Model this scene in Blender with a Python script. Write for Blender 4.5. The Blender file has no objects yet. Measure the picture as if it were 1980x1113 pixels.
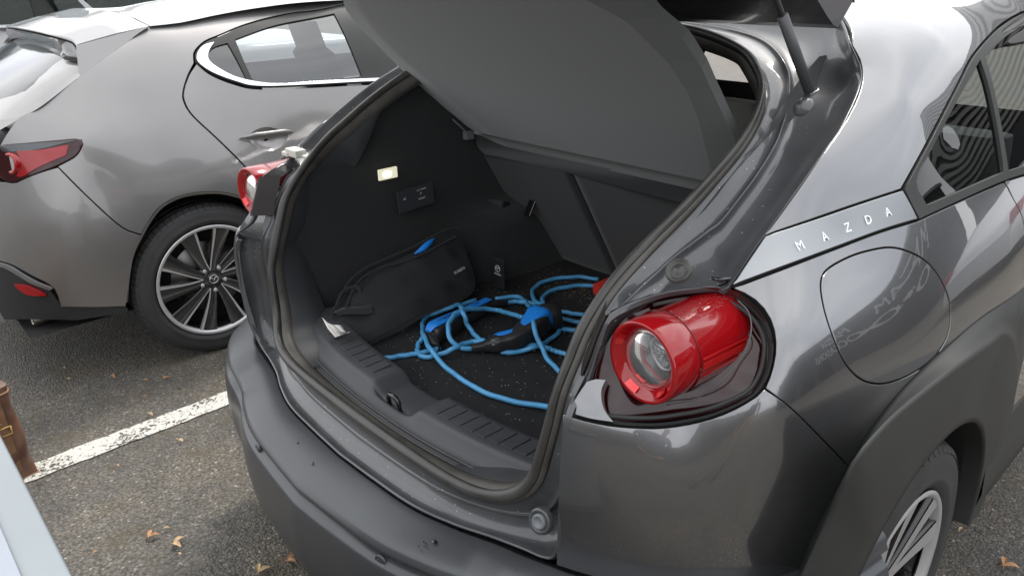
import bpy, bmesh, math, random
import numpy as np
from mathutils import Vector, Matrix
from mathutils.geometry import delaunay_2d_cdt
random.seed(7); rng = np.random.default_rng(7)
PI = math.pi; R = math.radians
scene = bpy.context.scene
COL = scene.collection

# ------------------------------------------------------------------ camera
CAM = np.array([1.21177, -0.55338, 1.52755]); YAW, PITCH, ROLL, FPX = 0.83483, 0.40462, -0.01983, 1445.946
fw = np.array([-math.sin(YAW)*math.cos(PITCH), math.cos(YAW)*math.cos(PITCH), -math.sin(PITCH)])
_r = np.array([math.cos(YAW), math.sin(YAW), 0.0]); _u = np.cross(_r, fw)
rt = _r*math.cos(ROLL)+_u*math.sin(ROLL); up = -_r*math.sin(ROLL)+_u*math.cos(ROLL)
cd = bpy.data.cameras.new('camera'); cam = bpy.data.objects.new('camera', cd); COL.objects.link(cam)
M = Matrix.Identity(4)
for i in range(3):
    M[i][0], M[i][1], M[i][2], M[i][3] = rt[i], up[i], -fw[i], CAM[i]
cam.matrix_world = M
cd.sensor_width = 36; cd.lens = 36*FPX/1980; cd.clip_start = .05; cd.clip_end = 500
scene.camera = cam

# ------------------------------------------------------------------ light
SUN_EL, SUN_AZ = R(58), R(-28)          # azimuth measured from +Y towards +X
w = bpy.data.worlds.new('World'); scene.world = w; w.use_nodes = True
nt = w.node_tree; N = nt.nodes; L = nt.links
bg = N['Background']
sky = N.new('ShaderNodeTexSky'); sky.sky_type = 'NISHITA'; sky.sun_disc = False
sky.sun_elevation = SUN_EL; sky.sun_rotation = SUN_AZ; sky.dust_density = 4; sky.air_density = 1.2
hs = N.new('ShaderNodeHueSaturation'); hs.inputs['Saturation'].default_value = .35
tc = N.new('ShaderNodeTexCoord'); nz = N.new('ShaderNodeTexNoise'); nz.inputs['Scale'].default_value = 2.2; nz.inputs['Detail'].default_value = 6
mp = N.new('ShaderNodeMapping'); mp.inputs['Scale'].default_value = (1, 1, 2.6)
cr = N.new('ShaderNodeValToRGB'); cr.color_ramp.elements[0].position = .3; cr.color_ramp.elements[1].position = .7
cr.color_ramp.elements[0].color = (.78, .80, .84, 1); cr.color_ramp.elements[1].color = (1.3, 1.28, 1.24, 1)
cl = N.new('ShaderNodeMix'); cl.data_type = 'RGBA'; cl.blend_type = 'MIX'; cl.inputs[0].default_value = .72
cl.inputs[7].default_value = (11.5, 11.7, 12.0, 1)
ml = N.new('ShaderNodeMix'); ml.data_type = 'RGBA'; ml.blend_type = 'MULTIPLY'; ml.inputs[0].default_value = 1
L.new(tc.outputs['Generated'], mp.inputs[0]); L.new(mp.outputs[0], nz.inputs['Vector']); L.new(nz.outputs['Fac'], cr.inputs[0])
L.new(sky.outputs[0], hs.inputs['Color']); L.new(hs.outputs[0], cl.inputs[6]); L.new(cl.outputs[2], ml.inputs[6]); L.new(cr.outputs[0], ml.inputs[7])
L.new(ml.outputs[2], bg.inputs['Color']); bg.inputs['Strength'].default_value = 0.12
sd = bpy.data.lights.new('sun', 'SUN'); sd.energy = 1.5; sd.angle = R(10); sd.color = (1, .96, .9)
so = bpy.data.objects.new('sun', sd); COL.objects.link(so)
sv = Vector((math.sin(SUN_AZ)*math.cos(SUN_EL), math.cos(SUN_AZ)*math.cos(SUN_EL), math.sin(SUN_EL)))
so.rotation_euler = sv.to_track_quat('Z', 'Y').to_euler(); so.location = (0, 0, 6)
scene.view_settings.view_transform = 'Standard'; scene.view_settings.look = 'None'
scene.view_settings.exposure = .75; scene.view_settings.gamma = 1

# ------------------------------------------------------------------ helpers
def tag(o, label=None, cat=None, group=None, kind=None):
    if label: o['label'] = label
    if cat: o['category'] = cat
    if group: o['group'] = group
    if kind: o['kind'] = kind
    return o
def empty(name, loc=(0, 0, 0)):
    o = bpy.data.objects.new(name, None); COL.objects.link(o); o.location = loc; o.empty_display_size = .1; return o
def P(*a): return np.array(a, float)
def nrm(v):
    v = np.asarray(v, float); return v/np.linalg.norm(v)
def ray(px, py): return fw+rt*(px-990)/FPX-up*(py-556.5)/FPX
def on(px, py, **k):                     # where a sight line meets a real plane of the place
    (a, v), = k.items(); i = 'xyz'.index(a); d = ray(px, py); return CAM+d*((v-CAM[i])/d[i])
def onf(px, py, g, s0=.4, s1=5.0):       # ... or a surface g(p)=0
    d = ray(px, py); ss = np.linspace(s0, s1, 240); pv = None
    v0 = g(CAM+d*ss[0])
    for k in range(1, len(ss)):
        v1 = g(CAM+d*ss[k])
        if v0*v1 <= 0:
            a, b, va = ss[k-1], ss[k], v0
            for _ in range(30):
                m = (a+b)/2; vm = g(CAM+d*m)
                if va*vm > 0: a, va = m, vm
                else: b = m
            return CAM+d*a
        v0 = v1
    return CAM+d*((s0+s1)/2)
def cr_spline(pts, n, closed=False):
    """Catmull-Rom through pts resampled evenly to n points"""
    pts = np.asarray(pts, float); m = len(pts)
    if closed: ext = np.vstack([pts[-1], pts, pts[0], pts[1]]); segs = m
    else: ext = np.vstack([2*pts[0]-pts[1], pts, 2*pts[-1]-pts[-2]]); segs = m-1
    out = []
    T = np.linspace(0, 1, 17)[:-1][:, None]
    for i in range(segs):
        a, b, c, d = ext[i:i+4]
        out.append(.5*((2*b)+(-a+c)*T+(2*a-5*b+4*c-d)*T**2+(-a+3*b-3*c+d)*T**3))
    out = np.vstack(out+[pts[:1] if closed else pts[-1:]])
    s = np.r_[0, np.cumsum(np.linalg.norm(np.diff(out, axis=0), axis=1))]
    q = np.linspace(0, s[-1], n+1)[:-1] if closed else np.linspace(0, s[-1], n)
    return np.stack([np.interp(q, s, out[:, k]) for k in range(out.shape[1])], 1)
def mesh_obj(name, V, F, mat, parent=None, smooth=True, normals=None, mirror=False, bevel=0, sub=0):
    V = np.array(V, float).copy()
    if mirror:
        V[:, 0] *= -1; F = [tuple(reversed(f)) for f in F]
        if normals is not None: normals = np.array(normals)*[-1, 1, 1]
    me = bpy.data.meshes.new(name); me.from_pydata([tuple(v) for v in V], [], [tuple(int(i) for i in f) for f in F])
    for m in (mat if isinstance(mat, (list, tuple)) else [mat]): me.materials.append(m)
    if smooth: me.polygons.foreach_set('use_smooth', [True]*len(me.polygons))
    if normals is not None: me.normals_split_custom_set_from_vertices([tuple(n) for n in normals])
    me.update()
    o = bpy.data.objects.new(name, me); COL.objects.link(o)
    if parent: o.parent = parent; o.matrix_parent_inverse = parent.matrix_world.inverted() if False else Matrix.Identity(4); o.location = -Vector(parent.location) if parent.parent is None else (0, 0, 0)
    if bevel:
        b = o.modifiers.new('b', 'BEVEL'); b.width = bevel; b.segments = 2; b.limit_method = 'ANGLE'; b.angle_limit = R(40); b.harden_normals = True
    if sub:
        s = o.modifiers.new('s', 'SUBSURF'); s.levels = sub; s.render_levels = sub
    return o
class MB:
    def __init__(s): s.v = []; s.f = []
    def add(s, V, F):
        n = len(s.v); s.v += [tuple(v) for v in V]; s.f += [tuple(i+n for i in f) for f in F]; return s
    def box(s, c, h, ax=None):
        ax = np.eye(3) if ax is None else np.array(ax, float); c = np.array(c, float)
        V = [c+ax[0]*h[0]*i+ax[1]*h[1]*j+ax[2]*h[2]*k for i in (-1, 1) for j in (-1, 1) for k in (-1, 1)]
        return s.add(V, [(0, 1, 3, 2), (4, 6, 7, 5), (0, 4, 5, 1), (2, 3, 7, 6), (0, 2, 6, 4), (1, 5, 7, 3)])
    def tube(s, pts, r, n=10, cap=True, flat=None):
        pts = np.asarray(pts, float); m = len(pts)
        T = np.gradient(pts, axis=0); T /= np.linalg.norm(T, axis=1)[:, None]+1e-12
        a = np.array([0, 0, 1.]) if abs(T[0][2]) < .9 else np.array([1., 0, 0])
        a = nrm(a-T[0]*(a@T[0])); V = []
        rr = np.broadcast_to(r, (m,))
        for i in range(m):
            a = nrm(a-T[i]*(a@T[i])); b = np.cross(T[i], a)
            for k in range(n):
                t = 2*PI*k/n; V.append(pts[i]+rr[i]*(a*math.cos(t)+b*math.sin(t)))
        F = [(i*n+k, i*n+(k+1) % n, (i+1)*n+(k+1) % n, (i+1)*n+k) for i in range(m-1) for k in range(n)]
        if cap: F += [tuple(range(n))[::-1], tuple((m-1)*n+k for k in range(n))]
        return s.add(V, F)
    def lathe(s, prof, c, ax, n=64, a0=0, a1=2*PI, close=False):
        """prof: list of (r, h) swept about axis ax through c"""
        ax = nrm(ax); u = nrm(np.cross(ax, [0, 0, 1.]) if abs(ax[2]) < .9 else np.cross(ax, [1., 0, 0])); v = np.cross(ax, u); c = np.array(c, float)
        full = abs(a1-a0-2*PI) < 1e-6; q = n if full else n+1; m = len(prof)
        V = [c+ax*h+r*(u*math.cos(a0+(a1-a0)*k/n)+v*math.sin(a0+(a1-a0)*k/n)) for r, h in prof for k in range(q)]
        F = []
        for i in range(m-1 if not close else m):
            for k in range(n):
                k2 = (k+1) % q; i2 = (i+1) % m
                F.append((i*q+k, i*q+k2, i2*q+k2, i2*q+k))
        return s.add(V, F)
    def obj(s, name, mat, parent=None, **k): return mesh_obj(name, s.v, s.f, mat, parent, **k)
def grid(rows, closed=False, flip=False):
    """rows: list of equal-length point rows -> V,F"""
    m, n = len(rows), len(rows[0]); V = np.vstack(rows); F = []
    for i in range(m-1):
        for k in range(n if closed else n-1):
            k2 = (k+1) % n; f = (i*n+k, i*n+k2, (i+1)*n+k2, (i+1)*n+k); F.append(f[::-1] if flip else f)
    return V, F
def loft(name, rows, mat, parent, mirror=False, both=False, flip=False, closed=False, **k):
    V, F = grid(rows, closed, flip)
    if both:
        V2 = V.copy(); V2[:, 0] *= -1; F = F+[tuple(reversed([i+len(V) for i in f])) for f in F]; V = np.vstack([V, V2])
    return mesh_obj(name, V, F, mat, parent, mirror=mirror, **k)
def smoothrows(rows, sub=4):
    """refine a stack of rows across with Catmull-Rom"""
    rows = np.asarray(rows, float); m = len(rows)
    ext = np.concatenate([[2*rows[0]-rows[1]], rows, [2*rows[-1]-rows[-2]]]); out = []
    for i in range(m-1):
        a, b, c, d = ext[i:i+4]
        for t in np.arange(sub)/sub: out.append(.5*((2*b)+(-a+c)*t+(2*a-5*b+4*c-d)*t**2+(-a+3*b-3*c+d)*t**3))
    out.append(rows[-1]); return out

# ------------------------------------------------------------------ materials
def mat(name, base, rough=.5, metal=0, coat=0, coat_rough=.03, spec=None, bump=None, var=None, trans=0, emis=None, ior=None, alpha=None, sheen=0, spots=None):
    """base colour, with optional noise variation var=(scale, amount) and bump=(scale, strength, distance)"""
    m = bpy.data.materials.new(name); m.use_nodes = True; t = m.node_tree; n = t.nodes; l = t.links; b = n['Principled BSDF']
    c = tuple(base)+(1,)
    b.inputs['Base Color'].default_value = c; b.inputs['Roughness'].default_value = rough; b.inputs['Metallic'].default_value = metal
    b.inputs['Coat Weight'].default_value = coat; b.inputs['Coat Roughness'].default_value = coat_rough
    b.inputs['Transmission Weight'].default_value = trans; b.inputs['Sheen Weight'].default_value = sheen
    if spec is not None: b.inputs['Specular IOR Level'].default_value = spec
    if ior: b.inputs['IOR'].default_value = ior
    if alpha is not None: b.inputs['Alpha'].default_value = alpha
    if emis: b.inputs['Emission Color'].default_value = tuple(emis[0])+(1,); b.inputs['Emission Strength'].default_value = emis[1]
    if var or bump or spots:
        tcn = n.new('ShaderNodeTexCoord')
    if var:
        z = n.new('ShaderNodeTexNoise'); z.inputs['Scale'].default_value = var[0]; z.inputs['Detail'].default_value = 6; l.new(tcn.outputs['Object'], z.inputs['Vector'])
        r = n.new('ShaderNodeMapRange'); r.inputs['From Min'].default_value = .3; r.inputs['From Max'].default_value = .7
        r.inputs['To Min'].default_value = 1-var[1]; r.inputs['To Max'].default_value = 1+var[1]; l.new(z.outputs['Fac'], r.inputs['Value'])
        v = n.new('ShaderNodeVectorMath'); v.operation = 'SCALE'; v.inputs[0].default_value = base; l.new(r.outputs[0], v.inputs['Scale']); l.new(v.outputs[0], b.inputs['Base Color'])
        r2 = n.new('ShaderNodeMapRange'); r2.inputs['From Min'].default_value = .3; r2.inputs['From Max'].default_value = .7
        r2.inputs['To Min'].default_value = max(.02, rough-var[1]*.25); r2.inputs['To Max'].default_value = min(1, rough+var[1]*.25); l.new(z.outputs['Fac'], r2.inputs['Value']); l.new(r2.outputs[0], b.inputs['Roughness'])
    if bump:
        z2 = n.new('ShaderNodeTexNoise'); z2.inputs['Scale'].default_value = bump[0]; z2.inputs['Detail'].default_value = 3; l.new(tcn.outputs['Object'], z2.inputs['Vector'])
        bp = n.new('ShaderNodeBump'); bp.inputs['Strength'].default_value = bump[1]; bp.inputs['Distance'].default_value = bump[2]; l.new(z2.outputs['Fac'], bp.inputs['Height']); l.new(bp.outputs[0], b.inputs['Normal'])
    if spots:                            # pale dust specks: (scale, size, colour)
        vo = n.new('ShaderNodeTexVoronoi'); vo.inputs['Scale'].default_value = spots[0]; l.new(tcn.outputs['Object'], vo.inputs['Vector'])
        th = n.new('ShaderNodeMath'); th.operation = 'LESS_THAN'; th.inputs[1].default_value = spots[1]; l.new(vo.outputs['Distance'], th.inputs[0])
        wn = n.new('ShaderNodeMath'); wn.operation = 'GREATER_THAN'; wn.inputs[1].default_value = spots[3] if len(spots) > 3 else .7
        sp = n.new('ShaderNodeSeparateColor'); l.new(vo.outputs['Color'], sp.inputs[0]); l.new(sp.outputs[0], wn.inputs[0])
        mu = n.new('ShaderNodeMath'); mu.operation = 'MULTIPLY'; l.new(th.outputs[0], mu.inputs[0]); l.new(wn.outputs[0], mu.inputs[1])
        mx = n.new('ShaderNodeMix'); mx.data_type = 'RGBA'; l.new(mu.outputs[0], mx.inputs[0]); mx.inputs[7].default_value = tuple(spots[2])+(1,)
        src = b.inputs['Base Color'].links[0].from_socket if b.inputs['Base Color'].links else None
        if src: l.new(src, mx.inputs[6])
        else: mx.inputs[6].default_value = c
        l.new(mx.outputs[2], b.inputs['Base Color'])
    return m
def paint(name, base, ro=.15, ci=1.75, cr_=.01):
    m = mat(name, base, rough=ro, metal=.80, coat=1, coat_rough=cr_, var=(3.0, .05))
    m.node_tree.nodes['Principled BSDF'].inputs['Coat IOR'].default_value = ci
    t = m.node_tree; n = t.nodes; l = t.links; b = n['Principled BSDF']     # dusty, slightly orange-peeled clear coat
    tcn = n.new('ShaderNodeTexCoord'); z = n.new('ShaderNodeTexNoise'); z.inputs['Scale'].default_value = 90; z.inputs['Detail'].default_value = 1
    l.new(tcn.outputs['Object'], z.inputs['Vector']); bp = n.new('ShaderNodeBump'); bp.inputs['Strength'].default_value = .02; bp.inputs['Distance'].default_value = .0006
    l.new(z.outputs['Fac'], bp.inputs['Height']); l.new(bp.outputs[0], b.inputs['Coat Normal'])
    return m
def window_glass(name, tint, rough=0, ior=1.6):
    m = bpy.data.materials.new(name); m.use_nodes = True; n = m.node_tree.nodes; l = m.node_tree.links
    n.remove(n['Principled BSDF']); t = n.new('ShaderNodeBsdfTransparent'); t.inputs[0].default_value = tuple(tint)+(1,)
    g_ = n.new('ShaderNodeBsdfGlossy'); g_.inputs['Roughness'].default_value = rough; f = n.new('ShaderNodeFresnel'); f.inputs[0].default_value = ior
    x = n.new('ShaderNodeMixShader'); l.new(f.outputs[0], x.inputs[0]); l.new(t.outputs[0], x.inputs[1]); l.new(g_.outputs[0], x.inputs[2]); l.new(x.outputs[0], n['Material Output'].inputs['Surface'])
    return m
MT = dict(
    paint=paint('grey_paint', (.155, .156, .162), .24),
    paint3=paint('grey_paint_light', (.235, .228, .225), .42, 1.5, .06),
    badge=mat('satin_metal', (.29, .30, .31), .33, .85, coat=.3, bump=(600, .04, .0005)),
    chrome=mat('chrome', (.85, .86, .87), .08, 1),
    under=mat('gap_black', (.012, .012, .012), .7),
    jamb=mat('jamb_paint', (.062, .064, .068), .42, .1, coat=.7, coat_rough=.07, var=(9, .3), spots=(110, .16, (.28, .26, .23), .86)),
    clad=mat('grey_plastic', (.038, .039, .038), .55, spec=.3, var=(5, .22), bump=(900, .2, .0008), spots=(240, .12, (.13, .13, .12), .93)),
    bump=mat('bumper_plastic', (.072, .075, .080), .32, .35, var=(4, .12), bump=(1200, .08, .0004), spots=(60, .08, (.02, .02, .02), .9)),
    rubber=mat('seal_rubber', (.045, .043, .040), .38, var=(14, .35)),
    rubber2=mat('seal_rubber_dusty', (.07, .065, .056), .45, var=(20, .3)),
    trim=mat('trim_plastic', (.040, .042, .046), .5, var=(6, .1), bump=(1500, .2, .0004)),
    felt=mat('boot_felt', (.015, .0155, .0165), .95, var=(30, .25), bump=(700, .4, .001), sheen=.3),
    carpet=mat('boot_carpet', (.012, .012, .013), 1.0, var=(40, .4), bump=(900, .8, .002), spots=(150, .10, (.25, .2, .14), .93)),
    board=mat('shelf_felt', (.036, .038, .036), .95, var=(12, .06), bump=(900, .25, .0006), sheen=.5),
    black=mat('black_gloss', (.012, .012, .014), .12, coat=.6),
    blackm=mat('black_matt', (.02, .02, .022), .55, var=(12, .15)),
    tyre=mat('tyre_rubber', (.035, .035, .036), .68, var=(14, .2), bump=(200, .15, .001)),
    rimd=mat('rim_dark', (.075, .077, .082), .22, .8, coat=.6),
    rimb=mat('rim_black', (.012, .012, .013), .25, .2, coat=.6),
    rims=mat('rim_machined', (.55, .55, .56), .38, .55),
    disc=mat('brake_disc', (.25, .24, .23), .4, 1, var=(30, .3)),
    red=mat('red_lens', (.30, .003, .006), .14, 0, coat=.6, coat_rough=.03, spec=.4),
    redd=mat('dark_red_lens', (.030, .0025, .0035), .12, 0, coat=.4, coat_rough=.02, spec=.35),
    redb=mat('bright_red', (.75, .02, .02), .22, .45, coat=1),
    redorange=mat('amber_panel', (.55, .12, .06), .2, .2, coat=1),
    clear=mat('clear_lens', (.9, .92, .93), .04, 0, trans=.9, ior=1.4),
    finish=mat('dark_finisher', (.014, .009, .009), .38, spec=.3),
    gate=mat('tailgate_inner', (.07, .073, .078), .45, coat=.2, var=(5, .15)),
    lens=mat('lamp_glass', (.55, .56, .58), .08, .9, coat=1),
    glass=window_glass('tinted_glass', (.45, .49, .48)),
    glassc=window_glass('clear_glass', (.42, .46, .47), .03, 2.3),
    blue=mat('blue_cable', (.085, .34, .62), .38, var=(30, .12)),
    bluep=mat('blue_plastic', (.015, .22, .72), .35, var=(20, .06)),
    plug=mat('plug_black', (.022, .022, .023), .42, bump=(1500, .2, .0004)),
    redp=mat('red_plug', (.62, .045, .03), .42, var=(14, .12)),
    bagf=mat('bag_fabric', (.011, .0115, .0125), .85, var=(20, .2), bump=(350, .5, .0012), sheen=.15),
    leather=mat('brown_leather', (.15, .072, .045), .5, var=(14, .35), bump=(160, .35, .002)),
    leatherd=mat('brown_leather_edge', (.21, .11, .06), .55, var=(20, .3), bump=(160, .3, .001)),
    brass=mat('brass', (.55, .38, .15), .3, 1),
    white=mat('white_panel', (.40, .43, .48), .45, var=(5, .02)),
    palegrey=mat('pale_rim', (.33, .36, .37), .45, var=(5, .03)),
    paper=mat('paper', (.7, .68, .64), .8, var=(30, .1)),
    cabside=mat('cabinet_side', (.42, .42, .41), .5, var=(4, .04)),
    stopr=mat('grey_rubber', (.17, .18, .19), .45),
    print=mat('white_print', (.62, .63, .64), .5),
    printd=mat('dark_print', (.02, .06, .2), .5),
    lit=mat('lit_lamp', (.9, .9, .8), .3, emis=((1, .93, .70), 9)),
    lampb=mat('lamp_cover', (.62, .62, .45), .2, coat=.6, emis=((1, .95, .7), .35)),
    bone=mat('cream_trim', (.55, .55, .50), .7, var=(10, .05)),
    boned=mat('grey_trim', (.16, .165, .16), .8),
    leaf=mat('dry_leaf', (.38, .20, .09), .6, var=(60, .3)),
    leafp=mat('pale_leaf', (.46, .32, .18), .6, var=(60, .25)),
    wpaint=mat('white_car_paint', (.60, .61, .63), .3, 0, coat=1, coat_rough=.02),
    wall=mat('dark_facade', (.05, .052, .057), .5, var=(2, .08)),
    sign=mat('sign_letters', (.60, .60, .61), .4),
    steel=mat('exhaust_steel', (.5, .47, .42), .25, 1),
    trouser=mat('khaki_cloth', (.28, .23, .17), .9, var=(20, .1), bump=(60, .5, .006)),
    shirt=mat('grey_cloth', (.12, .13, .15), .9, var=(20, .1), bump=(60, .5, .006)),
    skin=mat('skin', (.48, .28, .2), .5), shoe=mat('brown_shoe', (.06, .035, .02), .45), hair=mat('hair', (.03, .02, .015), .7, bump=(200, .8, .003)),
    gwall=mat('grey_render', (.13, .125, .115), .8, var=(1.5, .12)),
    stone=mat('plinth', (.3, .3, .29), .8, var=(8, .1)),
)

# ------------------------------------------------------------------ smooth body surface (thin-plate spline through measured points)
class Field:
    def __init__(s, pts, n0, lam=2e-5):
        s.n = nrm(n0); s.e1 = nrm(np.cross([0, 0, 1.], s.n)); s.e2 = np.cross(s.n, s.e1)
        p = np.array(pts, float); s.A = np.stack([p@s.e1, p@s.e2], 1); h = p@s.n; m = len(p)
        lam = np.broadcast_to(lam(p) if callable(lam) else lam, (m,))      # how firmly each measured point is held
        K = s.k(s.A, s.A)+np.diag(lam*m); Q = np.c_[np.ones(m), s.A]
        S = np.block([[K, Q], [Q.T, np.zeros((3, 3))]]); s.w = np.linalg.solve(S, np.r_[h, 0, 0, 0])
    @staticmethod
    def k(a, b):
        d2 = ((a[:, None, :]-b[None, :, :])**2).sum(-1)+1e-12; return .5*d2*np.log(d2)
    def h(s, ab):
        ab = np.atleast_2d(ab); return s.k(ab, s.A)@s.w[:-3]+np.c_[np.ones(len(ab)), ab]@s.w[-3:]
    def grad(s, ab):
        ab = np.atleast_2d(ab); D = ab[:, None, :]-s.A[None]; d2 = (D**2).sum(-1)+1e-12
        return ((np.log(d2)+1)[:, :, None]*D*s.w[None, :-3, None]).sum(1)+s.w[-2:]
    def pt(s, ab, off=0):
        ab = np.atleast_2d(ab); q = ab[:, :1]*s.e1+ab[:, 1:]*s.e2+s.h(ab)[:, None]*s.n
        return q+np.asarray(off).reshape(-1, 1)*s.nr(ab) if np.any(off) else q
    def nr(s, ab):
        g = s.grad(ab); v = s.n[None]-g[:, :1]*s.e1-g[:, 1:]*s.e2; return v/np.linalg.norm(v, axis=1)[:, None]
    def g(s, q): return float(q@s.n-s.h([[q@s.e1, q@s.e2]])[0])
    def ab(s, q): q = np.asarray(q, float); return np.stack([q@s.e1, q@s.e2], -1)
    def hit(s, px, py): return onf(px, py, s.g)
    def path(s, pts):                    # pixels (2) or points (3) -> (a,b)
        return np.array([s.ab(s.hit(*q)) if len(q) == 2 else s.ab(P(*q)) for q in pts])
def area(p): return .5*np.sum(p[:, 0]*np.roll(p[:, 1], -1)-np.roll(p[:, 0], -1)*p[:, 1])
def inpoly(P_, poly):
    x, y = P_[:, 0], P_[:, 1]; r = np.zeros(len(P_), bool); n = len(poly); j = n-1
    for i in range(n):
        c = ((poly[i, 1] > y) != (poly[j, 1] > y)) & (x < (poly[j, 0]-poly[i, 0])*(y-poly[i, 1])/(poly[j, 1]-poly[i, 1]+1e-15)+poly[i, 0])
        r ^= c; j = i
    return r
def outline(field, pts, res):
    """pts: list of runs; each run is splined on its own, corners between runs stay sharp"""
    out = []
    for run in pts:
        ab = field.path(run); n = max(2, int(np.linalg.norm(np.diff(ab, axis=0), axis=1).sum()/res)+1)
        s = cr_spline(ab, n) if len(ab) > 2 else ab[0]+(ab[1]-ab[0])*np.linspace(0, 1, n)[:, None]
        out.append(s[:-1])
    return np.vstack(out)
def inset(poly, d):
    if area(poly) < 0: poly = poly[::-1]
    a = np.roll(poly, 1, 0); b = np.roll(poly, -1, 0); t = b-a; t /= np.linalg.norm(t, axis=1)[:, None]+1e-12
    return poly+np.stack([-t[:, 1], t[:, 0]], 1)*d
def panel(name, field, poly, material, parent, holes=(), off=0., thick=.012, res=.014, gap=.002, lip=.0012, mirror=False, offf=None):
    """a sheet-metal panel: cut from the body surface, with rolled edges of real thickness"""
    poly = inset(poly, gap); hs = [inset(h, -gap) for h in holes]
    lo, hi = poly.min(0), poly.max(0)
    gx, gy = np.meshgrid(np.arange(lo[0], hi[0], res), np.arange(lo[1], hi[1], res*.866)); gx = gx+(np.arange(gx.shape[0]) % 2)[:, None]*res/2
    G = np.stack([gx.ravel(), gy.ravel()], 1); G = G[inpoly(G, poly)]
    for hh in hs: G = G[~inpoly(G, hh)]
    B = np.vstack([poly]+hs)
    keep = np.ones(len(G), bool)
    for i in range(0, len(G), 2000):
        keep[i:i+2000] = (((G[i:i+2000, None]-B[None])**2).sum(-1).min(1) > (res*.45)**2)
    G = G[keep]
    E = []; st = 0
    for lp in [poly]+hs:
        m = len(lp); E += [(st+i, st+(i+1) % m) for i in range(m)]; st += m
    A = np.vstack([B, G]); r = delaunay_2d_cdt([Vector(v) for v in A], E, [], 0, 1e-7)
    V2 = np.array([tuple(v) for v in r[0]]); F = [tuple(f) for f in r[2]]
    C = np.array([V2[list(f)].mean(0) for f in F]); ok = inpoly(C, poly)
    for hh in hs: ok &= ~inpoly(C, hh)
    F = [f for f, k in zip(F, ok) if k]
    n = len(V2); nr = field.nr(V2)
    o_ = np.full(n, off) if offf is None else off+offf(field.pt(V2))
    V = field.pt(V2)+nr*o_[:, None]; nn = nr.copy()
    # boundary edges
    cnt = {}
    for f in F:
        for i in range(len(f)):
            e = (f[i], f[(i+1) % len(f)]); cnt[e] = 1
    be = [e for e in cnt if (e[1], e[0]) not in cnt]
    outd = {}
    for a, b in be:
        d = V[b]-V[a]; o = np.cross(d, nr[a]); o /= np.linalg.norm(o)+1e-12
        for q in (a, b): outd[q] = outd.get(q, 0)+o
    idx = {}; V = list(V); nn = list(nn)
    for q, o in outd.items():
        o = nrm(o); base = V[q]; nrv = nr[q]; ids = []
        for dd, dn, nv in ((lip*.7, -lip*.3, nrm(o*.7+nrv*.7)), (lip, -lip, o), (lip, -thick, o)):
            ids.append(len(V)); V.append(base+o*dd+nrv*dn); nn.append(nv)
        idx[q] = ids
    for a, b in be:
        ia, ib = [a]+idx[a], [b]+idx[b]
        for k in range(3): F.append((ia[k], ia[k+1], ib[k+1], ib[k]))
    # orient: faces counter-clockwise about outward normal
    f = F[0]; fn = np.cross(np.array(V[f[1]])-V[f[0]], np.array(V[f[2]])-V[f[0]])
    if fn@nr[f[0]] < 0: F = [tuple(reversed(f)) for f in F]
    return mesh_obj(name, V, F, material, parent, normals=nn, mirror=mirror)
def text(name, s, size, origin, xd, yd, material, parent, ext=.0006, align='CENTER', flip=False):
    c = bpy.data.curves.new(name, 'FONT'); c.body = s; c.size = size; c.extrude = ext; c.align_x = align; c.align_y = 'CENTER'; c.resolution_u = 3
    o = bpy.data.objects.new(name, c); COL.objects.link(o)
    xd = nrm(xd); zd = nrm(np.cross(xd, yd)); yd = np.cross(zd, xd)
    dg = bpy.context.evaluated_depsgraph_get(); me = bpy.data.meshes.new_from_object(o.evaluated_get(dg)); COL.objects.unlink(o); bpy.data.objects.remove(o)
    V = np.array([tuple(v.co) for v in me.vertices]); F = [tuple(p.vertices) for p in me.polygons]
    W = np.array(origin)+V[:, :1]*xd+V[:, 1:2]*yd+V[:, 2:]*zd
    return mesh_obj(name, W, F, material, parent, smooth=False)

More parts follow.
